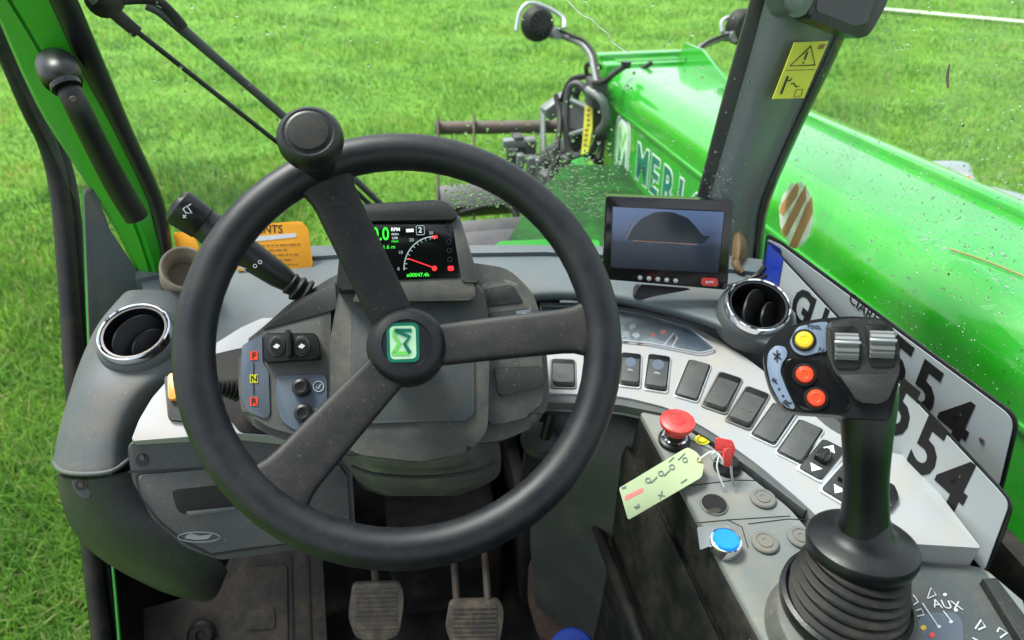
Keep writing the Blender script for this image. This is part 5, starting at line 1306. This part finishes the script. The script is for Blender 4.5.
tube('wiper_blade', [ow(330, 172, .02), ow(372, 212, .02), ow(400, 240, .02)], .004, M_rubber, wp_, smoothpath=False)
AX = (Vector((1, 0, 0)), Vector((0, 1, 0)), Vector((0, 0, 1)))
rf = thing('unseen_shade_roof', (0.04, .1, 2.42), 'unseen dark lined cab roof above the frame, added to shade the interior', 'cab roof')  # unseen; added to darken the lower cab, glazed in front to light the dash
box('headliner', (.04, -.24, 2.43), AX, (.58, .46, .01), M_foot, rf)
box('roof_skin', (.04, -.24, 2.47), AX, (.62, .48, .028), M_pgreen, rf, bevel=.01)
box('roof_glass', (.04, .62, 2.46), AX, (.58, .38, .004), M_pane, rf)
rw_ = thing('unseen_rear_wall', (0.04, -.66, .86), 'unseen dark lower rear wall behind the driver, added to block light', 'cab wall')  # rear panel is out of view, added to keep light out from behind
box('wall_panel', (.04, -.68, 1.25), AX, (.56, .02, .40), M_foot, rw_)
box('side_panel', (.60, .15, 1.145), AX, (.01, .83, .29), M_foot, rw_)
# ================================================================== GROUND, GRASS, LINE
m = bpy.data.materials.new('field'); m.use_nodes = True
nt = m.node_tree; N = nt.nodes; L = nt.links; b = N['Principled BSDF']; b.inputs['Roughness'].default_value = .8; b.inputs['Specular IOR Level'].default_value = .2
geo = N.new('ShaderNodeNewGeometry')
def noise(sc_, det, ro=.6):
    n = N.new('ShaderNodeTexNoise'); n.inputs['Scale'].default_value = sc_; n.inputs['Detail'].default_value = det; n.inputs['Roughness'].default_value = ro
    L.new(geo.outputs['Position'], n.inputs['Vector']); return n
n1 = noise(2.2, 8, .7); n2 = noise(30, 6, .8)
c1 = N.new('ShaderNodeValToRGB'); e = c1.color_ramp.elements; e[0].position = .35; e[0].color = (.095, .24, .028, 1); e[1].position = .65; e[1].color = (.18, .40, .05, 1)
L.new(n1.outputs['Fac'], c1.inputs['Fac'])
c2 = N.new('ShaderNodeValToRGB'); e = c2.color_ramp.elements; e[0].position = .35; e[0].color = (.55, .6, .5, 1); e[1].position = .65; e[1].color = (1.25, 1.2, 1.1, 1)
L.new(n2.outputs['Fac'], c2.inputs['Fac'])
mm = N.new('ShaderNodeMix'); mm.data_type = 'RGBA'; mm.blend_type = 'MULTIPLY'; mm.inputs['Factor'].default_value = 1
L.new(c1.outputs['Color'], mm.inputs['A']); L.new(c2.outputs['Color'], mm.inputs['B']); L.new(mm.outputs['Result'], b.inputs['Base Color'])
bp = N.new('ShaderNodeBump'); bp.inputs['Strength'].default_value = .8; bp.inputs['Distance'].default_value = .03; L.new(n2.outputs['Fac'], bp.inputs['Height']); L.new(bp.outputs['Normal'], b.inputs['Normal'])
bm = bmesh.new(); bmesh.ops.create_grid(bm, x_segments=4, y_segments=4, size=600)
g = from_bm('ground', bm, m, org=(0, 0, 0), smooth=0); tag(g, kind='structure')
LA, LB = plz(.045).at(880, 8.5), plz(.045).at(1040, 23)
dv_ = (LB-LA); LA = LA-dv_*2; LB = LB+dv_*2
bm = stroke_bm([LA, LB], .11, Vector((0, 0, 1)), .004); o = from_bm('painted_line', bm, mat('line paint', (.72, .74, .68), .8, dirt=.6, dirtcol=(.3, .5, .15), dscale=8), org=tuple(LA), smooth=0); tag(o, kind='structure')
# grass blades: one mesh
def blades(n, rmin, rmax, a0, a1, hgt, wid, name, pw=1.0):
    u = rng.random(n); r_ = rmin*(rmax/rmin)**u if pw == 1 else rmin+(rmax-rmin)*np.sqrt(u)
    th = np.radians(a0+(a1-a0)*rng.random(n))
    X = np.sin(th)*r_; Y = np.cos(th)*r_
    # clumping
    X += np.round(rng.normal(size=n), 0)*0.012; 
    k = (np.sin(X*3.1+np.cos(Y*2.3)*2)+np.sin(Y*4.7+X*1.7))*.25+.8
    H = hgt*(.5+rng.random(n))*np.clip(k, .45, 1.4); W = wid*(.6+.8*rng.random(n))*(1+.15*np.maximum(0, r_-2.0))
    az = rng.random(n)*2*np.pi; lean = .15+.9*rng.random(n)**1.3
    dx, dy = np.cos(az), np.sin(az); sx_, sy_ = -dy, dx
    V = np.zeros((n, 5, 3), np.float32)
    for i, (t, w) in enumerate(((0, 1), (0, -1), (.55, -.8), (.55, .8), (1, 0))):
        b_ = lean*t*t
        V[:, i, 0] = X+dx*H*b_+sx_*W*w*.5; V[:, i, 1] = Y+dy*H*b_+sy_*W*w*.5; V[:, i, 2] = H*t*(1-.35*lean*t)
    me = bpy.data.meshes.new(name)
    idx = (np.arange(n)*5)[:, None]
    q = (idx+np.array([0, 1, 2, 3])); t3 = (idx+np.array([3, 2, 4]))
    loops = np.concatenate([q, t3], axis=1).reshape(-1)
    me.vertices.add(n*5); me.vertices.foreach_set('co', V.reshape(-1))
    me.loops.add(len(loops)); me.loops.foreach_set('vertex_index', loops.astype(np.int32))
    st = np.empty(n*2, np.int32); st[0::2] = np.arange(n)*7; st[1::2] = np.arange(n)*7+4
    me.polygons.add(n*2); me.polygons.foreach_set('loop_start', st)
    at = me.attributes.new('tint', 'FLOAT', 'POINT'); at.data.foreach_set('value', np.repeat(rng.random(n), 5).astype(np.float32))
    me.update(calc_edges=True); me.validate()
    return me
m = bpy.data.materials.new('grass blade'); m.use_nodes = True
nt = m.node_tree; N = nt.nodes; L = nt.links; b = N['Principled BSDF']; b.inputs['Roughness'].default_value = .5; b.inputs['Specular IOR Level'].default_value = .35
at = N.new('ShaderNodeAttribute'); at.attribute_name = 'tint'
c1 = N.new('ShaderNodeValToRGB'); e = c1.color_ramp.elements; e[0].position = 0; e[0].color = (.075, .21, .020, 1); e[1].position = .86; e[1].color = (.22, .43, .055, 1)
ee = e.new(.94); ee.color = (.42, .40, .17, 1)
L.new(at.outputs['Fac'], c1.inputs['Fac'])
geo = N.new('ShaderNodeNewGeometry'); nn = N.new('ShaderNodeTexNoise'); nn.inputs['Scale'].default_value = 1.6; nn.inputs['Detail'].default_value = 5
L.new(geo.outputs['Position'], nn.inputs['Vector'])
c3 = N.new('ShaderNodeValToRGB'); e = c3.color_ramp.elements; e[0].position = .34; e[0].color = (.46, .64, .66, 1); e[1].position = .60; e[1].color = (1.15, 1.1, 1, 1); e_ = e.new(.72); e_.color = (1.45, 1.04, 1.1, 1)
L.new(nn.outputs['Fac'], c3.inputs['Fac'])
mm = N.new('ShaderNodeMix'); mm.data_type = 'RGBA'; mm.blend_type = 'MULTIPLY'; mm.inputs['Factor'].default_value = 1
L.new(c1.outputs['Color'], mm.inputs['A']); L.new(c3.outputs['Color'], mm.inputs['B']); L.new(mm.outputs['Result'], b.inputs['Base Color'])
tr = N.new('ShaderNodeBsdfTranslucent'); L.new(mm.outputs['Result'], tr.inputs['Color'])
mx = N.new('ShaderNodeMixShader'); mx.inputs['Fac'].default_value = .45; L.new(b.outputs[0], mx.inputs[1]); L.new(tr.outputs[0], mx.inputs[2]); L.new(mx.outputs[0], N['Material Output'].inputs['Surface'])
M_blade = m
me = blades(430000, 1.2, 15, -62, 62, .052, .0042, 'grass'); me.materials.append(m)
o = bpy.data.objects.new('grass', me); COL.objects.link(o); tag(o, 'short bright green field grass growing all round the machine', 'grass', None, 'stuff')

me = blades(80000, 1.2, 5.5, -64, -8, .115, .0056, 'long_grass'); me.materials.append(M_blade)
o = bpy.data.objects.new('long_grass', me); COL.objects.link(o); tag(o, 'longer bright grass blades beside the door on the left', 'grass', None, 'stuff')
# ================================================================== WORLD, SUN, CAMERA
SUN_EL, SUN_AZ = 60, 318      # azimuth clockwise from +Y
w = bpy.data.worlds.new('World'); scene.world = w; w.use_nodes = True
nt = w.node_tree; N = nt.nodes; L = nt.links; bg = N['Background']
sky = N.new('ShaderNodeTexSky'); sky.sky_type = 'NISHITA'; sky.sun_disc = False
sky.sun_elevation = rad(SUN_EL); sky.sun_rotation = rad(SUN_AZ); sky.air_density = 1.2; sky.dust_density = 2.0
tc = N.new('ShaderNodeTexCoord'); nz = N.new('ShaderNodeTexNoise'); nz.inputs['Scale'].default_value = 2.2; nz.inputs['Detail'].default_value = 6
mp = N.new('ShaderNodeMapping'); mp.inputs['Scale'].default_value = (1, 1, 2.2); L.new(tc.outputs['Generated'], mp.inputs['Vector']); L.new(mp.outputs['Vector'], nz.inputs['Vector'])
mr = N.new('ShaderNodeMapRange'); mr.inputs['From Min'].default_value = .38; mr.inputs['From Max'].default_value = .55; mr.inputs['To Min'].default_value = .35; mr.inputs['To Max'].default_value = .95
L.new(nz.outputs['Fac'], mr.inputs['Value'])
mx = N.new('ShaderNodeMix'); mx.data_type = 'RGBA'; L.new(mr.outputs[0], mx.inputs['Factor']); L.new(sky.outputs[0], mx.inputs['A']); mx.inputs['B'].default_value = (8.5, 8.9, 9.6, 1)
L.new(mx.outputs['Result'], bg.inputs['Color']); bg.inputs['Strength'].default_value = .096
ld = bpy.data.lights.new('sun', 'SUN'); ld.energy = 3.6; ld.angle = rad(20); ld.color = (1, .96, .9)
lo = bpy.data.objects.new('sun', ld); COL.objects.link(lo)
d_ = Vector((math.sin(rad(SUN_AZ))*math.cos(rad(SUN_EL)), math.cos(rad(SUN_AZ))*math.cos(rad(SUN_EL)), math.sin(rad(SUN_EL))))
lo.rotation_euler = d_.to_track_quat('Z', 'Y').to_euler(); lo.location = (0, 0, 6)
cd_ = bpy.data.cameras.new('camera'); cam = bpy.data.objects.new('camera', cd_); COL.objects.link(cam); scene.camera = cam
cd_.sensor_width = 36; cd_.lens = 36*FP/1024; cd_.clip_start = .02; cd_.clip_end = 2000
cam.location = CAM; cam.rotation_euler = Matrix(((R.x, U.x, -F.x), (R.y, U.y, -F.y), (R.z, U.z, -F.z))).to_euler()
cd_.dof.use_dof = True; cd_.dof.focus_distance = .78; cd_.dof.aperture_fstop = 6.3
scene.view_settings.view_transform = 'Standard'; scene.view_settings.look = 'None'; scene.view_settings.gamma = 1
scene.view_settings.exposure = 1.0
scene.cycles.max_bounces = 10; scene.cycles.transparent_max_bounces = 12
for o in bpy.data.objects:
    if '_org' in o: del o['_org']
